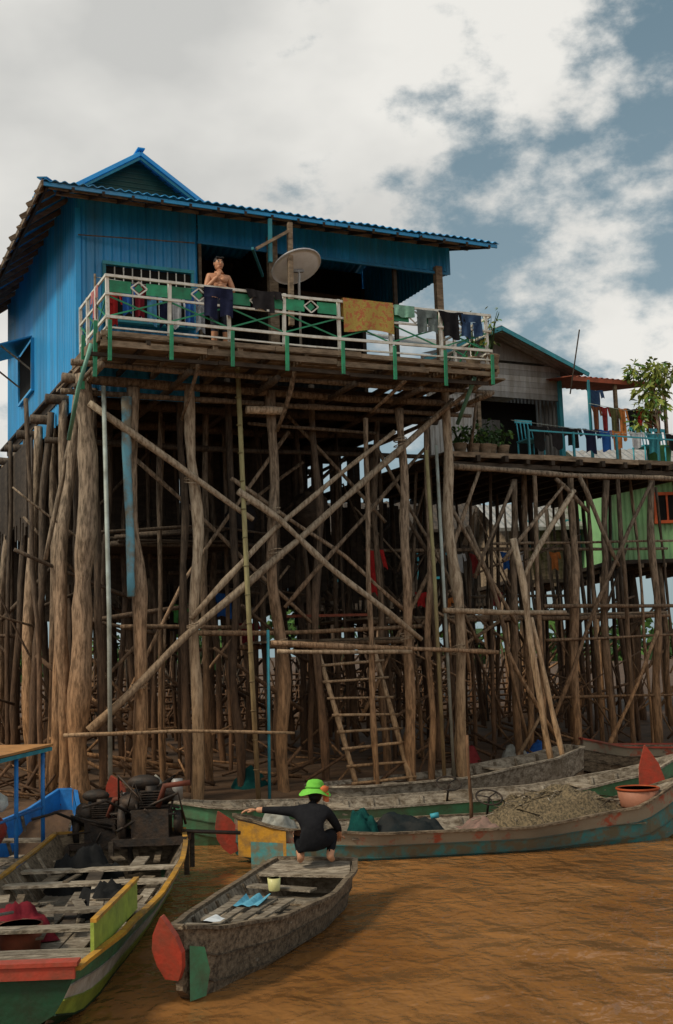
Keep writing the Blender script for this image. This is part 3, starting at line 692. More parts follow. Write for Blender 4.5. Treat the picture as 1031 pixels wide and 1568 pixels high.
for n_,c_,u,v,z,w_,h_ in [('red',(.45,.03,.03),5.9,3.2,4.8,.4,.9),('green',(.1,.35,.1),2.6,5.5,3.9,.4,.4),('white',(.55,.58,.6),8.6,4.4,4.85,.3,.4),('maroon',(.22,.03,.03),9.0,4.4,4.85,.3,.5),('blue',(.03,.12,.4),9.8,4.4,4.9,.3,.4),('olive',(.12,.12,.05),10.6,4.4,4.9,.3,.5),('orange',(.55,.2,.06),11.1,4.4,4.9,.3,.4),('white',(.55,.58,.6),10.2,4.4,4.9,.25,.35),('charcoal',(.03,.028,.03),11.6,4.4,5.0,.3,.5),('red',(.45,.03,.03),7.4,4.0,4.0,.3,.3),('blue',(.03,.12,.4),3.4,5.2,4.1,.5,.5),('darkred',(.2,.02,.03),4.2,6.0,3.5,.5,.4),('orange',(.55,.2,.06),8.3,4.4,3.9,.25,.3),('darkred',(.2,.02,.03),9.5,4.4,4.0,.3,.3)]:
    shirt(u,z,w_,h_,cloth_m(n_,c_),'hanging_shirt',v=v)
# brushwood fish fence behind the houses
b=MB()
for i in range(560):
    u=ru(-9,16); v=ru(9.6,13.5); h=ru(.9,2.7); z=.5
    b.tube([W(u,v,z),W(u+ru(-.3,.3),v+ru(-.2,.2),z+h*.5),W(u+ru(-.6,.6),v,z+h)],[.038,.03,.012],random.choice([POLED,POLED,PLANKD,POLED]),seg=5)
for k in range(9): b.pole([W(-9,10+k*.35,1+k*.15),W(3,10+k*.35,1.1+k*.15),W(16,10+k*.35,1+k*.15)],.04,POLED,seg=6,step=1)
b.obj('brushwood_fence')
# ladder
l=MB()
A0=W(4.62,1.2,.35);A1=W(4.30,2.2,3.1);B0=W(5.62,1.1,.35);B1=W(5.42,2.15,3.1)
l.pole([A0,A1],.05,POLEL,wob=.02,tint=1.0);l.pole([B0,B1],.05,POLEL,wob=.02,tint=1.0)
for i in range(9):
    t_=.08+i*.105; l.pole([A0.lerp(A1,t_)-U*.1+V*-.05,B0.lerp(B1,t_)+U*.1+V*-.05+Z*ru(-.05,.05)],.028,POLEL,wob=.012,tint=ru(.85,1.15))
l.obj('wooden_ladder')
l=MB()
for i in range(9): l.box(W(4.9,2.4+i*.18,3.05),2.6,.16,.04,PLANK,HA)
l.pole([W(3.5,2.35,2.98),W(6.3,2.35,2.98)],.05,POLE); l.pole([W(3.5,3.9,2.98),W(6.3,3.9,2.98)],.05,POLE)
l.bar(W(3.9,2.5,3.5),W(5.6,2.5,3.5),.03,.05,RUST)
l.obj('ladder_landing')

# ================================================================= terrain, water
def gz(u,v):
    e=.35+max(0,u-8)*.45+.25*noise.noise(Vector((u*.35,0,0)))
    if u<-1.2: e+=min(2.5,(-1.2-u)*.9)
    t=v-e
    z=-1.0 if t<-1.5 else (-1+(t+1.5)/1.5*1.0 if t<0 else min(.55,t*.75)+min(.5,max(0,t-1)*.05))
    return z+.06*noise.noise(Vector((u*.9,v*.9,0)))
axu=[-600,-300,-150,-80,-40,-25]+[-18+i*.4 for i in range(100)]+[25,32,45,80,150,300,600]
axv=[-300,-100,-40,-20,-10,-5]+[-3+i*.35 for i in range(60)]+[20,25,32,45,70,120,250,500,900]
vs=[W(u,v,gz(u,v)) for v in axv for u in axu]; n=len(axu); fs=[]
for j in range(len(axv)-1):
    for i in range(n-1): k=j*n+i; fs.append((k,k+1,k+n+1,k+n))
g=MB(); MUD=mat('mud',(.13,.072,.038),(.055,.036,.022),rough=.8,scale=1.3,bump=.8,bdist=.06); g.add(vs,fs,MUD,1,True); g.obj('ground')
wm=bpy.data.materials.new('muddy_water'); wm.use_nodes=True; nt=wm.node_tree; N=nt.nodes; L=nt.links; bb=N['Principled BSDF']
bb.inputs['Roughness'].default_value=.10; bb.inputs['IOR'].default_value=1.33
tc=N.new('ShaderNodeTexCoord')
def wn(sc,rot,freq,det,dist,stretch=(1,1,1)):
    mp=N.new('ShaderNodeMapping'); mp.inputs['Scale'].default_value=stretch; mp.inputs['Rotation'].default_value=(0,0,rot); L.new(tc.outputs['Object'],mp.inputs[0])
    n_=N.new('ShaderNodeTexNoise'); n_.inputs['Scale'].default_value=freq; n_.inputs['Detail'].default_value=det; n_.inputs['Distortion'].default_value=dist; n_.inputs['Roughness'].default_value=.5; L.new(mp.outputs[0],n_.inputs[0]); return n_.outputs[0]
a1=wn(1,.5,1.0,2,.3,(1,.8,1)); a2=wn(1,-.4,3.2,2,.5,(1,.75,1)); a3=wn(1,.2,8,2,.3,(1,.8,1))
ma=N.new('ShaderNodeMath'); ma.operation='MULTIPLY_ADD'; L.new(a2,ma.inputs[0]); ma.inputs[1].default_value=.45; L.new(a1,ma.inputs[2])
mb_=N.new('ShaderNodeMath'); mb_.operation='MULTIPLY_ADD'; L.new(a3,mb_.inputs[0]); mb_.inputs[1].default_value=.14; L.new(ma.outputs[0],mb_.inputs[2])
bp=N.new('ShaderNodeBump'); bp.inputs['Strength'].default_value=.8; bp.inputs['Distance'].default_value=.20; L.new(mb_.outputs[0],bp.inputs['Height']); L.new(bp.outputs[0],bb.inputs['Normal'])
a4=wn(1,0,.5,4,.8)
mx=N.new('ShaderNodeMix'); mx.data_type='RGBA'; mx.inputs['A'].default_value=(.20,.086,.024,1); mx.inputs['B'].default_value=(.30,.14,.045,1)
mr=N.new('ShaderNodeMapRange'); mr.inputs['From Min'].default_value=.35; mr.inputs['From Max'].default_value=.65; L.new(a4,mr.inputs[0]); L.new(mr.outputs[0],mx.inputs['Factor']); L.new(mx.outputs['Result'],bb.inputs['Base Color'])
g=MB(); g.add([(-700,-300,0),(700,-300,0),(700,900,0),(-700,900,0)],[(0,1,2,3)],wm,1); g.obj('water')
t=MB()
for i in range(50):
    x=-130+i*5+ru(-2,2); y=ru(110,140); h=ru(4,8)
    t.tube([(x,y,.3),(x+ru(-.4,.4),y,h*.6)],[.3,.15],POLED,seg=5)
    for k in range(3): t.leaves((x+ru(-2,2),y+ru(-1,1),h*ru(.45,.85)),ru(2,3.4),2.5,ru(1.3,2.4),60,[LEAFD,LEAF],size=1.3,long=1.6)
t.obj('distant_trees')

# ================================================================= BOATS
def boat(name,p,q,st,outer,inner,cap,rib=None,keel=-.12,floor=.06,thw=(),thm=None,deckends=None,thick=.035,ncap=.05,nst=22,endm=None):
    """p,q: bow & stern xy on the waterline; st: list (t,halfwidth,gunwale z)"""
    p=Vector((p[0],p[1],0));q=Vector((q[0],q[1],0)); A=(q-p).normalized(); B=Z.cross(A); Ln=(q-p).length
    e=empty(name,(p+q)/2)
    def ev(t):
        for i in range(len(st)-1):
            if t<=st[i+1][0]:
                k=(t-st[i][0])/(st[i+1][0]-st[i][0]); k=k*k*(3-2*k)*.4+k*.6
                return st[i][1]+(st[i+1][1]-st[i][1])*k, st[i][2]+(st[i+1][2]-st[i][2])*k
        return st[-1][1],st[-1][2]
    P=lambda t,y,z: p+A*(t*Ln)+B*y+Z*z
    m=MB(); NO=len(outer); S=[]
    for i in range(nst+1):
        t=i/nst; w,g=ev(t); kz=keel+(.0 if .1<t<.9 else (1-min(t,1-t)/.1)*max(0,(g*.45-keel))*.6)
        w+=.012*noise.noise(Vector((t*9,p.x,0)))
        prof=[(w*.55,kz)]+[(w*(.62+.38*((k+1)/NO)**.6),kz+(g-kz)*(k+1)/NO) for k in range(NO)]
        S.append((t,w,g,kz,prof))
    for sg in (-1,1):
        for i in range(nst):
            a=S[i];b_=S[i+1]
            for k in range(NO):
                vs=[P(a[0],sg*a[4][k][0],a[4][k][1]),P(b_[0],sg*b_[4][k][0],b_[4][k][1]),P(b_[0],sg*(b_[4][k+1][0]-.004),b_[4][k+1][1]),P(a[0],sg*(a[4][k+1][0]-.004),a[4][k+1][1])]
                m.add(vs,[(0,1,2,3)],outer[k],(1,.86,1.1,.95)[k%4]+.12*noise.noise(Vector((i*.7,k,sg))),True)
                if k<NO-1: m.bar(P(a[0],sg*(a[4][k+1][0]+.004),a[4][k+1][1]),P(b_[0],sg*(b_[4][k+1][0]+.004),b_[4][k+1][1]),.012,.014,outer[k],tint=.55)
            def inn(s_):
                w_=max(.01,s_[1]-thick); f=max(floor,s_[3]+.04); return (w_*.72,f),(w_,s_[2])
            ia,ib=inn(a),inn(b_)
            m.add([P(a[0],sg*ia[0][0],ia[0][1]),P(b_[0],sg*ib[0][0],ib[0][1]),P(b_[0],sg*ib[1][0],ib[1][1]),P(a[0],sg*ia[1][0],ia[1][1])],[(0,1,2,3)],inner,.85+.15*noise.noise(Vector((i*.5,2,sg))))
            m.add([P(a[0],0,ia[0][1]),P(b_[0],0,ib[0][1]),P(b_[0],sg*ib[0][0],ib[0][1]),P(a[0],sg*ia[0][0],ia[0][1])],[(0,1,2,3)],inner,ru(.35,.6))
            m.add([P(a[0],0,a[3]),P(b_[0],0,b_[3]),P(b_[0],sg*b_[4][0][0],b_[4][0][1]),P(a[0],sg*a[4][0][0],a[4][0][1])],[(0,1,2,3)],outer[0],1)
        pts=[P(s_[0],sg*(s_[1]+.005),s_[2]+.012) for s_ in S]
        for i in range(nst): m.bar(pts[i],pts[i+1]+(pts[i+1]-pts[i])*.03,ncap+.01,.03,cap,tint=ru(.8,1.1))
    for s_,mm in ((S[0],endm or outer[-1]),(S[-1],endm or outer[-1])):
        pr=[(y,z) for y,z in s_[4]]; loop=[P(s_[0],y,z) for y,z in pr]+[P(s_[0],-y,z) for y,z in reversed(pr)]
        m.add(loop,[tuple(range(len(loop)))],mm,1)
        off=A*(.03 if s_ is S[0] else -.03); m.add([x+off for x in loop],[tuple(range(len(loop)))],inner,1)
        m.bar(P(s_[0],-s_[1],s_[2]+.012),P(s_[0],s_[1],s_[2]+.012),.06,.036,cap)
    m.obj('hull',e)
    m=MB()
    if rib:
        for i in range(2,int(Ln/.42)):
            t=i*.42/Ln
            if t>.95: break
            w,g=ev(t); w-=thick+.012
            for sg in (-1,1): m.bar(P(t,sg*w*.72,floor),P(t,sg*w,g-.01),.035,.045,rib,up=A)
            m.bar(P(t,-w*.7,floor+.02),P(t,w*.7,floor+.02),.05,.03,rib)
    for t in thw:
        w,g=ev(t); m.box(P(t,0,g-.07),.2+ru(-.04,.06),2*w-.06,.03,thm or inner,(A,B,Z))
    nb=5
    for k in range(nb):
        if rnd()<.15: continue
        w,g=ev(.5); y=(k-(nb-1)/2)*w*1.3/nb; t0=.18+ru(0,.12); t1=.84-ru(0,.15)
        m.bar(P(t0,y+ru(-.02,.02),floor+.05+ru(0,.015)),P(t1,y+ru(-.02,.02),floor+.05+ru(0,.015)),w*1.3/nb-.03,.022,thm or inner)
    if deckends:
        for (t0,t1) in deckends:
            n_=7
            for i in range(n_):
                ta=t0+(t1-t0)*i/n_; tb=t0+(t1-t0)*(i+1)/n_; wa,ga=ev(ta); wb,gb=ev(tb); d1=(tb-ta)*.05
                vs=[P(ta+d1,-wa+.05,ga-.005),P(tb-d1,-wb+.05,gb-.005),P(tb-d1,wb-.05,gb-.005),P(ta+d1,wa-.05,ga-.005)]
                vs+= [x-Z*.025 for x in vs]
                m.add(vs,[(3,2,1,0),(4,5,6,7),(0,1,5,4),(2,3,7,6),(0,4,7,3),(1,2,6,5)],thm or inner,ru(.7,1.15))
    m.obj('ribs_and_boards',e)
    return e,P,ev,(A,B,Z)
def leaf_prow(e,base,up,side,h,w,m,m2=None):
    b=MB(); n=Vector(up).cross(Vector(side)).normalized()
    pr=[(0,.22),(.2,.42),(.45,.5),(.7,.38),(.9,.15),(1,.02)]
    lo=[base+up*(h*a)+side*(w*x) for a,x in pr]+[base+up*(h*a)-side*(w*x) for a,x in reversed(pr)]
    fr=[x+n*.025 for x in lo]; bk=[x-n*.025 for x in lo]; k=len(lo)
    b.add(fr+bk,[tuple(range(k)),tuple(range(2*k-1,k-1,-1))]+[(i,(i+1)%k,k+(i+1)%k,k+i) for i in range(k)],m,1)
    if m2: b.bar(base-up*.3,base+up*h*.15,.07,.12,m2,up=side)
    b.obj('painted_prow',e)

# canoe in the foreground
e,P,ev,ax=boat('wooden_canoe',(-1.42,9.75),(-.38,13.5),[(0,.05,.60),(.12,.24,.50),(.35,.48,.40),(.65,.60,.36),(.88,.57,.40),(1,.47,.46)],[BBROWN,BBROWN,BBROWN],BGREY,BBROWN,rib=BBROWN,thw=(.42,.66),thm=BGREY,deckends=[(.86,1),(.0,.2)],keel=-.14)
leaf_prow(e,Vector((-1.47,9.76,.20)),Vector((-.12,-.2,.95)).normalized(),Vector((.75,-.4,0)).normalized(),.54,.30,BRED)
b=MB(); b.add([P(.004,-.085,.02),P(.05,-.155,.02),P(.055,-.185,.22),P(.04,-.165,.42),P(.004,-.09,.46)],[(0,1,2,3,4)],BGRN,1.1); b.obj('green_patch',e)
b=MB(); cp=P(.66,.05,.38); b.tube([cp,cp+Z*.01,cp+Z*.13,cp+Z*.13,cp+Z*.02],[.055,.06,.07,.062,.055],mat('cream_plastic',(.68,.64,.28),rough=.4),seg=14,tint=1); b.obj('plastic_cup')
b=MB()
b.cloth(P(.42,-.1,.43),ax[1],ax[0],.25,.4,cloth_m('skyblue',(.15,.45,.6)),Z,amp=.03,folds=2,tint=1,sag=0); b.obj('blue_cloth')
b=MB(); b.cloth(P(.16,-.12,.515),ax[1],ax[0],.16,.2,cloth_m('white',(.55,.58,.6)),Z,amp=.012,folds=1,tint=1.2,sag=0); b.obj('paper_sheet')
b=MB()
for k in range(4): b.bar(P(ru(.22,.3),-.25+k*.15,.40+ru(0,.02)),P(ru(.52,.64),-.28+k*.18,.385+ru(0,.02)),ru(.07,.12),.02,BGREY)
b.bar(P(.68,-.35,.38),P(.72,.4,.38),.16,.02,BGREY)
b.obj('loose_boards')

# colourful motor boat, foreground left
e,P,ev,ax=boat('painted_motorboat',(-2.86,8.95),(-2.95,15.2),[(0,.78,.50),(.2,.92,.48),(.5,.98,.42),(.75,.98,.44),(.9,.92,.50),(1,.82,.60)],[BDGRN,BLIME,BWHT,BGRN],BBROWN,BYEL,rib=BGREY,thw=(.3,.45,.66,.78),thm=BGREY,keel=-.15,endm=BDGRN,nst=26,deckends=[(.02,.12)])
b=MB()
b.box(P(.0,0,.50)-ax[0]*.035,.04,1.56,.10,BRED,ax,1); b.box(P(0,0,.56)-ax[0]*.0,.14,1.6,.03,BRED,ax,1)
b.bar(P(.08,-.80,.60),P(.34,-.88,.62),.03,.26,BLIME,tint=1)
b.bar(P(.08,-.81,.745),P(.34,-.89,.765),.05,.03,BYEL,tint=1)
b.obj('side_boards',e)
b=MB(); b.ell(P(.2,.55,.4),.22,.3,.20,BWHT,seg=16,tint=1.2,jit=.35); b.obj('white_sack')
b=MB(); q=P(.34,.2,.14); b.tube([q,q+Z*.25,q+Z*.25,q+Z*.05],[.18,.21,.19,.16],RUST,seg=18,tint=1); b.obj('red_bucket')
b=MB(); b.tube([P(.16,.75,.62),P(.3,.2,.55)],.014,METAL,seg=6); b.ell(P(.14,.78,.62),.1,.12,.02,METAL); b.obj('oar')
b=MB()
for i in range(34):
    t=ru(.3,.95); y=ru(-.7,.7); a=ru(-.7,.7); L_=ru(.3,1.0); q=P(t,y,ru(.2,.40)); y2=max(-.8,min(.8,y+L_*math.sin(a)*.5)); q2=P(min(.97,t+L_*math.cos(a)/6.2),y2,.3+ru(-.08,.12))
    b.bar(q,q2,ru(.06,.18),.02,random.choice([BGREY,BBROWN,BBROWN,PLANKD]))
b.obj('loose_boards')
mound('x',P(.42,.35,.15),.35,.3,.3,cloth_m('darkred',(.2,.02,.03)),.4,.4,18).obj('cloth_bundle')
mound('x',P(.6,-.3,.12),.4,.3,.25,cloth_m('black2',(.02,.02,.02)),.4,.6,18).obj('cloth_bundle')
mound('x',P(.82,.2,.12),.5,.4,.4,cloth_m('black2',(.02,.02,.02)),.4,.6,18).obj('tarp_bundle')
def engine(name,c,s=1):
    c=Vector(c); b=MB()
    b.box(c+Z*.10*s,.9*s,.5*s,.08*s,IRON); b.box(c+Z*.30*s,.45*s,.34*s,.34*s,IRON)
    for i in range(7): b.box(c+Vector((0,0,(.5+i*.03)*s)),.26*s,.24*s,.012*s,IRON)
    b.tube([c+Z*.46*s,c+Z*.74*s],.08*s,IRON,seg=12)
    b.tube([c+Vector((-.3*s,-.02,.32*s)),c+Vector((-.38*s,-.02,.32*s))],.22*s,IRON,seg=22); b.tube([c+Vector((.28*s,0,.3*s)),c+Vector((.36*s,0,.3*s))],.14*s,IRON,seg=18)
    b.tube([c+Vector((.1,-.12,.5*s)),c+Vector((.2,-.2,.75*s)),c+Vector((.5*s,-.2,.78*s))],.035*s,RUST,seg=8,tint=.6)
    b.ell(c+Vector((-.1*s,.05,.78*s)),.2*s,.11*s,.09*s,IRON); b.tube([c+Vector((.3*s,.1,.55*s)),c+Vector((.3*s,.1,.8*s))],.07*s,METAL,seg=12)
    for x in (-.45,.45):
        for y in (-.25,.25): b.bar(c+Vector((x*s,y*s,-.3)),c+Vector((x*s,y*s,.12*s)),.06,.06,PLANKD,up=Vector((1,0,0)))
    b.tube([c+Vector((.3,0,.2)),c+Vector((1.1,.3,.1))],.025*s,IRON,seg=6)
    b.tube([c+Vector((-.2,-.1,.4*s)),c+Vector((-.5,-.4,.62*s)),c+Vector((-.7,-.8,.6*s))],.018,IRON,seg=6)
    b.ell(c+Vector((.05*s,.12*s,.62*s)),.3*s,.14*s,.12*s,IRON,jit=.3); b.ell(c+Vector((-.25*s,.05*s,.5*s)),.16*s,.14*s,.16*s,IRON,jit=.4)
    for k in range(14):
        b.tube([c+Vector((ru(-.4,.4)*s,ru(-.2,.2)*s,ru(.3,.6)*s)),c+Vector((ru(-.5,.5)*s,ru(-.3,.3)*s,ru(.1,.9)*s)),c+Vector((ru(-.5,.5)*s,ru(-.3,.3)*s,ru(0,.5)*s))],.018*s,IRON,seg=5)
    b.obj(name)
engine('boat_engine',(-2.5,15.0,.42),1.05)
engine('boat_engine',(-3.2,15.3,.35),.9)
# blue boat with canopy frame, far left
e,P,ev,ax=boat('canopy_boat',(-4.3,18.0),(-5.0,11.5),[(0,.12,.85),(.1,.4,.62),(.3,.75,.48),(.7,.85,.42),(1,.7,.45)],[BLUEP,BYEL,BLUEP],BLUEP,BLUEP,rib=BBROWN,thw=(.3,.5,.7),thm=BGREY,keel=-.15)
b=MB()
for t_ in (.36,.5,.66,.82):
    for y in (-.5,.5): b.tube([P(t_,y,.4),P(t_,y,1.64)],.028,BLUEP,seg=8,tint=1.2)
for y in (-.5,.5):
    b.tube([P(.33,y,1.64),P(.85,y,1.64)],.025,BLUEP,tint=1.2); b.tube([P(.36,y,.9),P(.85,y,.9)],.018,BLUEP,tint=1.2)
b.box(P(.6,0,1.70),3.5,1.16,.03,mat('canopy_orange',(.5,.24,.08),rough=.7,dirt=.6),ax,1); b.box(P(.6,0,1.65),3.48,1.14,.05,TEAL,ax,1)
b.obj('canopy',e)
b=MB(); b.ell(P(.40,-.3,.75),.2,.25,.22,BWHT,jit=.3); b.ell(P(.48,.1,.7),.2,.25,.2,BRED,jit=.3); b.ell(P(.42,.0,1.0),.16,.2,.14,WHITE,jit=.3); b.obj('luggage_sacks')
e,P,ev,ax=boat('wooden_canoe',(-3.35,17.2),(-4.7,20.2),[(0,.05,.6),(.15,.3,.45),(.5,.5,.35),(1,.4,.45)],[BBROWN,BBROWN],BGREY,BGREY,rib=BGREY)
leaf_prow(e,Vector((-3.3,17.0,.75)),Vector((-.25,-.2,.95)).normalized(),Vector((.9,-.2,.2)).normalized(),.42,.3,BRED,BWHT)

# mid boat, worn, loaded with nets
e,P,ev,ax=boat('fishing_boat',(-1.55,16.15),(4.95,17.15),[(0,.10,.62),(.1,.42,.45),(.3,.68,.36),(.6,.74,.34),(.85,.52,.48),(1,.10,.80)],[BTEAL,BTEAL,BMIX],BGREY,BBROWN,rib=BGREY,thw=(.25,.4),thm=BGREY,keel=-.12,nst=28,deckends=[(.86,.99)])
leaf_prow(e,Vector((-1.55,16.1,.15)),Vector((-.35,-.1,.9)).normalized(),Vector((.8,.1,.35)).normalized(),.6,.32,BRED)
b=MB(); b.add([P(.005,-.11,.1),P(.10,-.44,.05),P(.10,-.44,.44),P(.005,-.12,.58)],[(0,1,2,3)],BYEL,1); b.add([P(.03,-.22,.0),P(.12,-.50,.0),P(.12,-.5,.28),P(.03,-.22,.30)],[(0,1,2,3)],BTEAL,1.2); b.obj('bow_paint_panels',e)
b=mound('n',P(.70,0,.28),1.15,.52,.46,NET,.15,.35)
for i in range(90):
    a=ru(0,6.28); r=ru(.2,.9); x=math.cos(a)*r; y=math.sin(a)*r; hh=.28+.45*(1-r*r)**.8
    q=P(.70,0,0)+ax[0]*x*1.1+ax[1]*y*.5+Z*hh
    b.tube([q,q+Vector((ru(-.2,.2),ru(-.1,.1),.03)),q+Vector((ru(-.4,.4),ru(-.2,.2),-.05))],.008,random.choice([NET,BGREY,BBROWN]),seg=4)
b.obj('fishing_net')
b=mound('n',P(.54,.0,.25),.35,.4,.16,cloth_m('dustypink',(.26,.16,.13),(.14,.10,.08)),.15,jit=.4,n=20); b.obj('cloth_pile')
b=mound('n',P(.36,.0,.26),.6,.4,.24,cloth_m('darkpile',(.012,.018,.02),(.03,.03,.028),5),.15,jit=.5,n=24); b.obj('tarp_pile')
b=mound('n',P(.27,-.1,.28),.25,.26,.32,cloth_m('jade',(.008,.07,.06),(.005,.03,.03),5),.3,jit=.5,n=20); b.obj('green_tarp')
b=mound('n',P(.09,.0,.38),.28,.22,.28,cloth_m('greywhite',(.36,.36,.32),(.2,.19,.16)),.3,jit=.4,n=20); b.obj('fabric_bundle')
q=P(.885,-.1,.45); b=MB(); b.tube([q,q+Z*.02,q+Z*.26,q+Z*.26,q+Z*.04],[.24,.26,.30,.28,.25],mat('orange_plastic',(.40,.17,.10),(.30,.13,.08),rough=.6,dirt=.4),seg=22,tint=1)
b.tube([q+Z*.26+Vector((math.cos(a)*.3,math.sin(a)*.3,0)) for a in [j*math.pi/12 for j in range(25)]],.018,ORANGE,seg=6,tint=.6); b.obj('plastic_basin')
def wheel(name,c,r,tilt=(0,0,1)):
    c=Vector(c); n_=Vector(tilt).normalized(); x=n_.orthogonal().normalized(); y=n_.cross(x); b=MB()
    b.tube([c+x*r*math.cos(a)+y*r*math.sin(a) for a in [j*math.pi/12 for j in range(25)]],.014,IRON,seg=6,tint=1)
    for k in range(3): a=k*2.09; b.tube([c,c+x*r*math.cos(a)+y*r*math.sin(a)],.010,IRON,seg=5)
    b.tube([c,c-n_*.35],.018,IRON,seg=6); b.obj(name)
wheel('steering_wheel',P(.56,.2,.66),.19,(.1,-.5,1))
b=MB(); b.pole([P(.52,.3,.1),P(.52,.28,1.55)],.03,POLED,wob=.02); b.obj('mooring_pole')
b=MB(); q=P(.43,.3,.42); b.tube([q,q+Vector((.12,0,.02))],.04,TEAL,seg=10,tint=1.1); b.tube([q-U*.6+Z*.02,q-U*.4],.05,TEAL,seg=10,tint=1); b.obj('plastic_jugs')

e,P,ev,ax=boat('longboat',(-2.75,17.75),(5.6,19.55),[(0,.16,.66),(.1,.45,.54),(.35,.66,.44),(.7,.66,.46),(.9,.45,.66),(1,.12,.9)],[BGRN,BGRN,BGRN],BGREY,BGREY,rib=BGREY,thw=(.2,.32,.55,.68,.8),thm=BGREY,keel=-.12,nst=28,deckends=[(0,.12)])
wheel('steering_wheel',P(.53,.1,.66),.2,(.1,-.5,1))
e,P,ev,ax=boat('longboat',(-.6,19.35),(4.2,21.3),[(0,.2,.62),(.15,.5,.6),(.5,.62,.62),(.85,.5,.8),(1,.3,.95)],[BBROWN,BGREY],BGREY,BGREY,rib=BBROWN,thw=(.3,.5,.7),thm=BGREY,keel=-.1,floor=.3)
e,P,ev,ax=boat('fishing_boat',(4.85,18.25),(11.5,20.2),[(0,.08,.62),(.12,.4,.5),(.4,.65,.42),(.8,.6,.45),(1,.3,.6)],[BDGRN,BGRN,BTEAL],BGREY,BGREY,rib=BGREY,thw=(.3,.5),thm=BGREY,keel=-.12)
leaf_prow(e,Vector((4.80,18.1,.20)),Vector((-.16,-.12,.95)).normalized(),Vector((.9,-.1,.2)).normalized(),1.05,.40,BRED,BRED)
e,P,ev,ax=boat('wooden_canoe',(4.6,22.6),(9.8,23.6),[(0,.08,.98),(.15,.42,.80),(.5,.55,.72),(.85,.45,.8),(1,.15,1.0)],[BBROWN,BBROWN,BMIX],BBROWN,BRED,rib=BBROWN,thw=(.3,.6),thm=BGREY,keel=.3,floor=.4)
e,P,ev,ax=boat('wooden_canoe',(5.6,21.0),(11,22.6),[(0,.08,.7),(.15,.42,.52),(.5,.55,.42),(.85,.45,.5),(1,.15,.7)],[BTEAL,BGRN,BGRN],BBROWN,BGREY,rib=BBROWN,thw=(.3,.6),thm=BGREY,keel=-.1)
b=MB()
for i in range(150):
    u=ru(-2,13);v=ru(1.2,6); z=gz(u,v)+.03; a=ru(0,3.14); L_=ru(.4,1.6)
    b.pole([W(u,v,z),W(u+L_*math.cos(a),v+L_*math.sin(a)*.6,z+ru(0,.6))],ru(.015,.04),random.choice([POLE,POLED,POLED]),step=.5,seg=6)
b.obj('driftwood_pile')
for n_,c_,u,v in [('greywhite',(.36,.36,.32),1.2,2.0),('jade',(.008,.07,.06),3.0,2.2),('maroon',(.22,.03,.03),7.6,2.6),('greywhite',(.36,.36,.32),8.6,2.4),('blue',(.03,.12,.4),9.6,3.0)]:
    mound('r',W(u,v,gz(u,v)-.02),ru(.25,.45),.3,.3,cloth_m(n_,c_),ru(0,3),.5,14).obj('discarded_cloth')

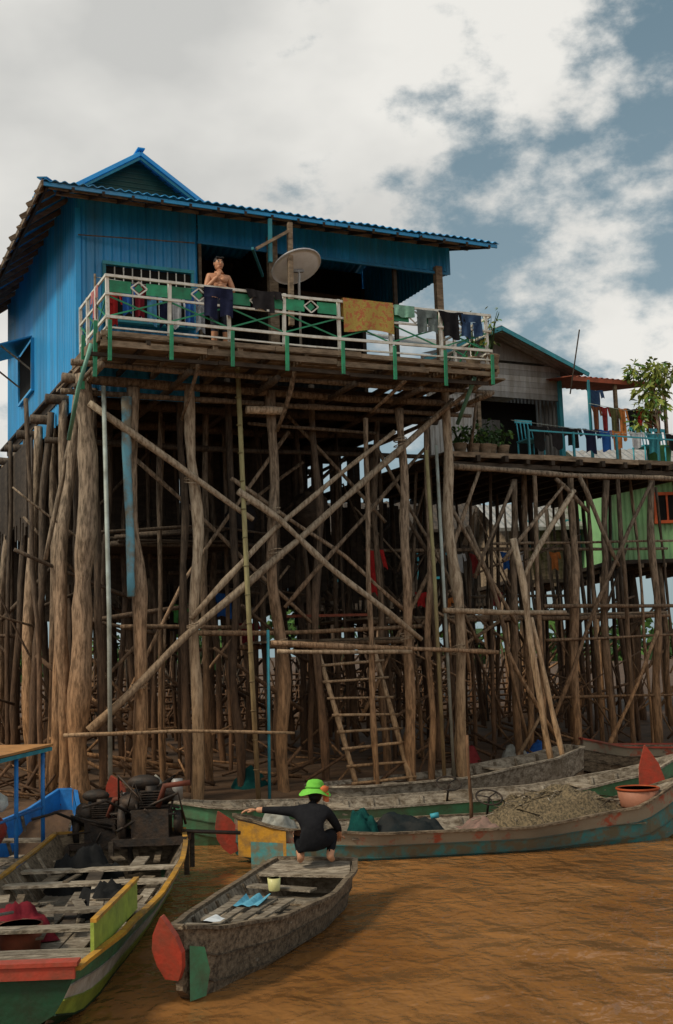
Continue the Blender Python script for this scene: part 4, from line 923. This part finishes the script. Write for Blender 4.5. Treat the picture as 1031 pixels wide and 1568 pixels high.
# ================================================================= PEOPLE
def skinned(verts,edges,rad,root=0,sub=2):
    me=bpy.data.meshes.new('sk'); me.from_pydata([tuple(v_) for v_ in verts],edges,[]); o=bpy.data.objects.new('sk',me); scene.collection.objects.link(o)
    md=o.modifiers.new('s','SKIN'); 
    for i,r_ in enumerate(rad):
        sv=me.skin_vertices[0].data[i]; sv.radius=(r_,r_) if not isinstance(r_,tuple) else r_; sv.use_root=(i==root)
    md.use_smooth_shade=True
    ms=o.modifiers.new('d','SUBSURF'); ms.levels=sub; ms.render_levels=sub
    dg=bpy.context.evaluated_depsgraph_get(); dg.update(); ev_=o.evaluated_get(dg); m2=bpy.data.meshes.new_from_object(ev_)
    vs=[v_.co.copy() for v_ in m2.vertices]; fs=[tuple(p_.vertices) for p_ in m2.polygons]
    bpy.data.objects.remove(o); return vs,fs
def person(name,T,J,E,fac,head,headax,hair,hands,extra=None):
    keys=list(J); idx={k_:i for i,k_ in enumerate(keys)}
    vs,fs=skinned([Vector(J[k_][0]) for k_ in keys],[(idx[a],idx[b_]) for a,b_ in E],[J[k_][1] for k_ in keys],idx['pelvis'])
    b=MB(); base=[T(v_) for v_ in vs]; b.v+=base
    for f in fs:
        c=sum((vs[i] for i in f),Vector())/len(f); b.f.append(list(f)); b.m.append(b.mi(fac(c))); b.t.append(1); b.sm.append(True)
    hx,hy,hz=headax; hc=Vector(head); a=(T(hx)-T(Vector()),T(hy)-T(Vector()),T(hz)-T(Vector()))
    q=lambda x,y,z: T(hc+hx*x+hy*y+hz*z)
    b.ell(q(0,0,0),.075,.092,.115,SKIN,a,seg=18,rings=12); b.ell(q(0,.03,-.06),.055,.06,.055,SKIN,a)
    b.ell(q(0,.098,-.015),.014,.02,.026,SKIN,a,seg=8,rings=6)
    for s_ in (-1,1):
        b.ell(q(s_*.032,.082,.015),.014,.008,.008,WHITE,a,seg=8,rings=6); b.ell(q(s_*.032,.089,.015),.006,.004,.006,HAIR,a,seg=8,rings=6)
        b.ell(q(s_*.032,.084,.036),.02,.008,.005,HAIR,a,seg=8,rings=4); b.ell(q(s_*.076,0,.0),.012,.022,.032,SKIN,a,seg=8,rings=6)
    b.ell(q(0,.086,-.06),.026,.01,.009,mat('lips',(.3,.09,.07)),a,seg=8,rings=6)
    if hair:
        b.ell(q(0,-.018,.03),.084,.094,.105,HAIR,a,seg=18,rings=12,jit=.06)
        b.ell(q(0,-.03,-.0),.08,.07,.1,HAIR,a,seg=14,rings=9)
        for i in range(9): b.ell(q((i-4)*.015,.07,.088+ru(-.006,.006)),.014,.02,.022,HAIR,a,seg=6,rings=5)
    for (wp,d_,n_,side) in hands:
        wp=Vector(wp);d_=Vector(d_).normalized();n_=Vector(n_).normalized();s_=d_.cross(n_).normalized()*side
        pa=(T(s_)-T(Vector()),T(d_)-T(Vector()),T(n_)-T(Vector()))
        b.ell(T(wp+d_*.045),.04,.055,.017,SKIN,pa,seg=12,rings=8)
        for k_,ln_ in enumerate((.068,.078,.074,.058)):
            o_=wp+d_*.085+s_*(.028-.019*k_); 
            b.tube([T(o_-d_*.01),T(o_+d_*ln_*.45+n_*.006),T(o_+d_*ln_*.8+n_*.022),T(o_+d_*ln_+n_*.036)],[.0092,.009,.008,.006],SKIN,seg=7,tint=1)
        o_=wp+d_*.03+s_*.033; b.tube([T(o_),T(o_+s_*.025+d_*.02+n_*.01),T(o_+s_*.035+d_*.05+n_*.018)],[.012,.011,.008],SKIN,seg=7,tint=1)
    if extra: extra(b,q,a,T)
    b.obj(name)
base=W(2.08,.62,7.75)
T1=lambda p_: base+U*p_.x-V*p_.y+Z*p_.z
J={'pelvis':((0,0,.86),.115),'belly':((0,0,1.02),.115),'ribs':((0,0,1.16),.125),'chest':((0,.0,1.29),.125),'neck0':((0,0,1.39),.06),'neck':((0,.01,1.46),.05),
 'sR':((-.17,0,1.34),.064),'eR':((-.245,.07,1.10),.044),'wR':((-.07,.18,1.30),.03),
 'sL':((.17,0,1.34),.064),'eL':((.245,.06,1.09),.044),'wL':((.02,.19,1.12),.03),
 'hR':((-.09,0,.80),.10),'kR':((-.10,.03,.45),.062),'aR':((-.10,-.02,.09),.042),'tR':((-.12,.12,.04),.035),
 'hL':((.09,0,.80),.10),'kL':((.10,.03,.45),.062),'aL':((.10,-.02,.09),.042),'tL':((.12,.12,.04),.035)}
E=[('pelvis','belly'),('belly','ribs'),('ribs','chest'),('chest','neck0'),('neck0','neck'),('chest','sR'),('sR','eR'),('eR','wR'),('chest','sL'),('sL','eL'),('eL','wL'),('pelvis','hR'),('hR','kR'),('kR','aR'),('aR','tR'),('pelvis','hL'),('hL','kL'),('kL','aL'),('aL','tL')]
SH=cloth_m('shorts',(.03,.035,.05))
def chestx(b,q,a,T):
    for s_ in (-1,1): b.ell(T(Vector((s_*.065,.085,1.27))),.07,.045,.05,SKIN,(U,-V,Z),seg=12,rings=8)
person('man',T1,J,E,lambda c_: SH if .4<c_.z<.93 and abs(c_.x)<.2 and c_.y<.16 else SKIN,(0,.02,1.56),(Vector((1,0,0)),Vector((0,1,0)),Vector((0,0,1))),True,
  [((-.07,.18,1.30),(.35,-.25,1),(.3,-1,0),-1),((.02,.19,1.12),(-1,.05,.15),(0,-1,0),1)],chestx)
# person in green hat, crouching on the canoe stern with her back to us, arm stretched to the moored boat
T2=lambda p_: Vector((-.38,13.14,.455))+Vector((p_.x,p_.y,p_.z))
J={'pelvis':((0,-.04,.27),.125),'belly':((-.01,.02,.40),.12),'chest':((-.02,.12,.54),.135),'neck0':((-.01,.19,.63),.065),'neck':((.0,.23,.67),.05),
 'sR':((-.20,.13,.58),.068),'eR':((-.44,.15,.60),.048),'wR':((-.66,.18,.61),.032),
 'sL':((.16,.13,.57),.068),'eL':((.27,.20,.38),.048),'wL':((.28,.36,.26),.032),
 'hR':((-.10,.0,.25),.10),'kR':((-.20,.30,.33),.064),'aR':((-.15,.02,.085),.044),'tR':((-.17,.16,.035),.036),
 'hL':((.10,.0,.25),.10),'kL':((.22,.30,.33),.064),'aL':((.17,.02,.085),.044),'tL':((.20,.16,.035),.036)}
E=[e_ for e_ in E if 'ribs' not in e_]+[('belly','chest')]
def hat(b,q,a,T):
    HG=mat('green_hat',(.20,.58,.08),(.13,.43,.05),rough=.9,scale=10,bump=.3,spec=.1)
    def ring(r,z): return [q(r*math.cos(t_)*(1+.05*math.sin(2*t_)),r*math.sin(t_)*1.05,z+.018*math.sin(3*t_)*(r>.12)) for t_ in [j*math.pi/12 for j in range(24)]]
    R_=[ring(.185,-.005),ring(.15,.035),ring(.105,.06),ring(.10,.12),ring(.08,.155),ring(.03,.17)]
    vs=[p_ for r_ in R_ for p_ in r_]; fs=[]
    for i in range(5):
        for j in range(24): k_=(j+1)%24; fs.append((i*24+j,i*24+k_,(i+1)*24+k_,(i+1)*24+j))
    fs.append(tuple(5*24+j for j in range(24))); b.add(vs,fs,HG,1,True)
    b.tube([q(.108*math.cos(t_),.112*math.sin(t_),.075) for t_ in [j*math.pi/12 for j in range(25)]],.010,HG,seg=6,tint=.7)
    SC=cloth_m('scarf',(.75,.2,.08))
    b.ell(q(.10,-.10,.06),.045,.03,.04,SC,a,seg=10,rings=7,jit=.5)
    b.cloth(q(.08,-.10,.02),a[0],-Z,.07,.10,SC,Vector((0,-1,0)),amp=.015,folds=1,tint=1,sag=0)
hz=Vector((.05,.12,.99)).normalized(); hx=Vector((1,.1,0)); hx=(hx-hz*hx.dot(hz)).normalized(); hy=hz.cross(hx)
def bm(c_):
    if c_.x<-.58: return SKIN
    if c_.z>.36: return BLACKC
    if c_.z>.155 and c_.y<.22 and abs(c_.x)<.26: return BLACKC
    if c_.x>.2 and c_.z>.33 and c_.y<.28: return BLACKC
    return SKIN
person('boatman',T2,J,E,bm,(.02,.26,.75),(hx,hy,hz),True,
  [((-.66,.18,.61),(-1,.1,.0),(0,0,-1),1),((.28,.36,.26),(-.1,1,-.3),(0,0,-1),-1)],hat)

# ================================================================= LIGHT & SKY
Sd=Vector((-.80,-.46,.95)).normalized()
su=bpy.data.lights.new('sun','SUN'); su.energy=2.5; su.angle=math.radians(10); su.color=(1,.89,.71)
so=bpy.data.objects.new('sun',su); so.rotation_euler=Sd.to_track_quat('Z','Y').to_euler(); scene.collection.objects.link(so)
wd=bpy.data.worlds.new('World'); scene.world=wd; wd.use_nodes=True; nt=wd.node_tree; N=nt.nodes; L=nt.links
bg=N['Background']; bg.inputs['Strength'].default_value=.1
sk=N.new('ShaderNodeTexSky'); sk.sky_type='NISHITA'; sk.sun_disc=False; sk.sun_elevation=math.asin(Sd.z); sk.sun_rotation=math.atan2(Sd.x,Sd.y)
sk.dust_density=2.5; sk.air_density=1.0
tc=N.new('ShaderNodeTexCoord'); D=tc.outputs['Generated']
def vm(op,a,b_=None):
    n_=N.new('ShaderNodeVectorMath'); n_.operation=op
    for i,x in enumerate((a,b_)):
        if x is None: continue
        if isinstance(x,(tuple,Vector)): n_.inputs[i].default_value=tuple(x)
        else: L.new(x,n_.inputs[i])
    return n_
def mth(op,a,b_=0,c_=None):
    n_=N.new('ShaderNodeMath'); n_.operation=op
    for i,x in enumerate((a,b_,c_)):
        if x is None: continue
        if isinstance(x,(int,float)): n_.inputs[i].default_value=x
        else: L.new(x,n_.inputs[i])
    return n_.outputs[0]
nz=N.new('ShaderNodeTexNoise'); nz.inputs['Scale'].default_value=14; nz.inputs['Detail'].default_value=10; nz.inputs['Roughness'].default_value=.6
mpw=N.new('ShaderNodeMapping'); mpw.inputs['Scale'].default_value=(1,1,1.6); L.new(D,mpw.inputs[0]); L.new(mpw.outputs[0],nz.inputs['Vector'])
wz=N.new('ShaderNodeTexNoise'); wz.inputs['Scale'].default_value=18; wz.inputs['Detail'].default_value=4; L.new(D,wz.inputs['Vector'])
wo=vm('SCALE',vm('SUBTRACT',wz.outputs['Color'],(.5,.5,.5)).outputs[0]); wo.inputs['Scale'].default_value=.09
D2=vm('ADD',D,wo.outputs[0]).outputs[0]
big=N.new('ShaderNodeTexNoise'); big.inputs['Scale'].default_value=1.6; big.inputs['Detail'].default_value=3; L.new(D,big.inputs['Vector'])
def dirv(az,el):
    a=math.radians(az);e_=math.radians(el); return (math.sin(a)*math.cos(e_),math.cos(a)*math.cos(e_),math.sin(e_))
cur=mth('MULTIPLY_ADD',big.outputs[0],2.2,-1.05)
dd=vm('DISTANCE',D,dirv(17,20)).outputs['Value']; clr=mth('MULTIPLY_ADD',dd,2.6,-1.5); cur=mth('MINIMUM',cur,clr)
# (azimuth, elevation, radius, density) of cloud masses; small puffs are thin and wide so that the noise shreds them
for az,el,r_,am in [(-13,27,20,1),(-5,28,14,1),(1.8,25.5,6,.9),(4,31,7,1),(10.5,29.8,5.5,.9),(8,34,7,1),(14.3,28.0,3.6,.5),(15.8,20.6,3.0,.30),(13.4,18.6,3.4,.34),(15.4,14.8,4.0,.62),(17.2,12.2,5.0,.9),(-14,20,15,1),(-6,19.5,9,1),(-24,20,16,1),(0,42,16,1),(2.0,21.8,3.2,.6),(180,35,60,1)]:  # last mass is unseen, added behind the camera to light the facade
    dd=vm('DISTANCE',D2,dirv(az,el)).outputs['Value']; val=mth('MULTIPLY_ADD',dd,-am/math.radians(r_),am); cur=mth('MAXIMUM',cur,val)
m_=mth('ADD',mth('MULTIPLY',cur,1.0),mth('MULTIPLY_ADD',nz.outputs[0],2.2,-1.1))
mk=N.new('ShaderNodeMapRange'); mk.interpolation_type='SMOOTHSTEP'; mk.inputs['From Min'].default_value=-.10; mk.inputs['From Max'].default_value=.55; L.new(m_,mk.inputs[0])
sh=N.new('ShaderNodeTexNoise'); sh.inputs['Scale'].default_value=3.4; sh.inputs['Detail'].default_value=5; L.new(mpw.outputs[0],sh.inputs['Vector'])
cc=N.new('ShaderNodeMix'); cc.data_type='RGBA'; cc.inputs['A'].default_value=(8.4,8.25,7.8,1); cc.inputs['B'].default_value=(5.8,5.8,5.6,1)
sr=N.new('ShaderNodeMapRange'); sr.inputs['From Min'].default_value=.40; sr.inputs['From Max'].default_value=.64; L.new(sh.outputs[0],sr.inputs[0]); L.new(sr.outputs[0],cc.inputs['Factor'])
hz_=N.new('ShaderNodeMix'); hz_.data_type='RGBA'; hz_.inputs['Factor'].default_value=.75; L.new(sk.outputs[0],hz_.inputs['A'])
# haze brightens the clear sky towards the horizon
sz=N.new('ShaderNodeSeparateXYZ'); L.new(D,sz.inputs[0]); hr=N.new('ShaderNodeMapRange'); hr.inputs['From Min'].default_value=.1; hr.inputs['From Max'].default_value=.5; L.new(sz.outputs['Z'],hr.inputs[0])
hc_=N.new('ShaderNodeMix'); hc_.data_type='RGBA'; hc_.inputs['A'].default_value=(3.3,4.4,4.7,1); hc_.inputs['B'].default_value=(1.7,2.6,3.0,1); L.new(hr.outputs[0],hc_.inputs['Factor']); L.new(hc_.outputs['Result'],hz_.inputs['B'])
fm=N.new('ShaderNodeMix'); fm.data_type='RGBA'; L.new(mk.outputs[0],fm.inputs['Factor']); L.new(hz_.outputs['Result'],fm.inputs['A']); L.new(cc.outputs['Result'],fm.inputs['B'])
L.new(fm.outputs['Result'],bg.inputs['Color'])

# ================================================================= CAMERA
cam=bpy.data.cameras.new('camera'); co=bpy.data.objects.new('camera',cam); scene.collection.objects.link(co)
M=Matrix.Rotation(math.radians(97.04),4,'X')@Matrix.Rotation(math.radians(-2),4,'Z'); M.translation=Vector((0,0,2.8)); co.matrix_world=M
cam.sensor_width=36; cam.lens=40.18; cam.clip_end=3000; cam.clip_start=.05
scene.camera=co
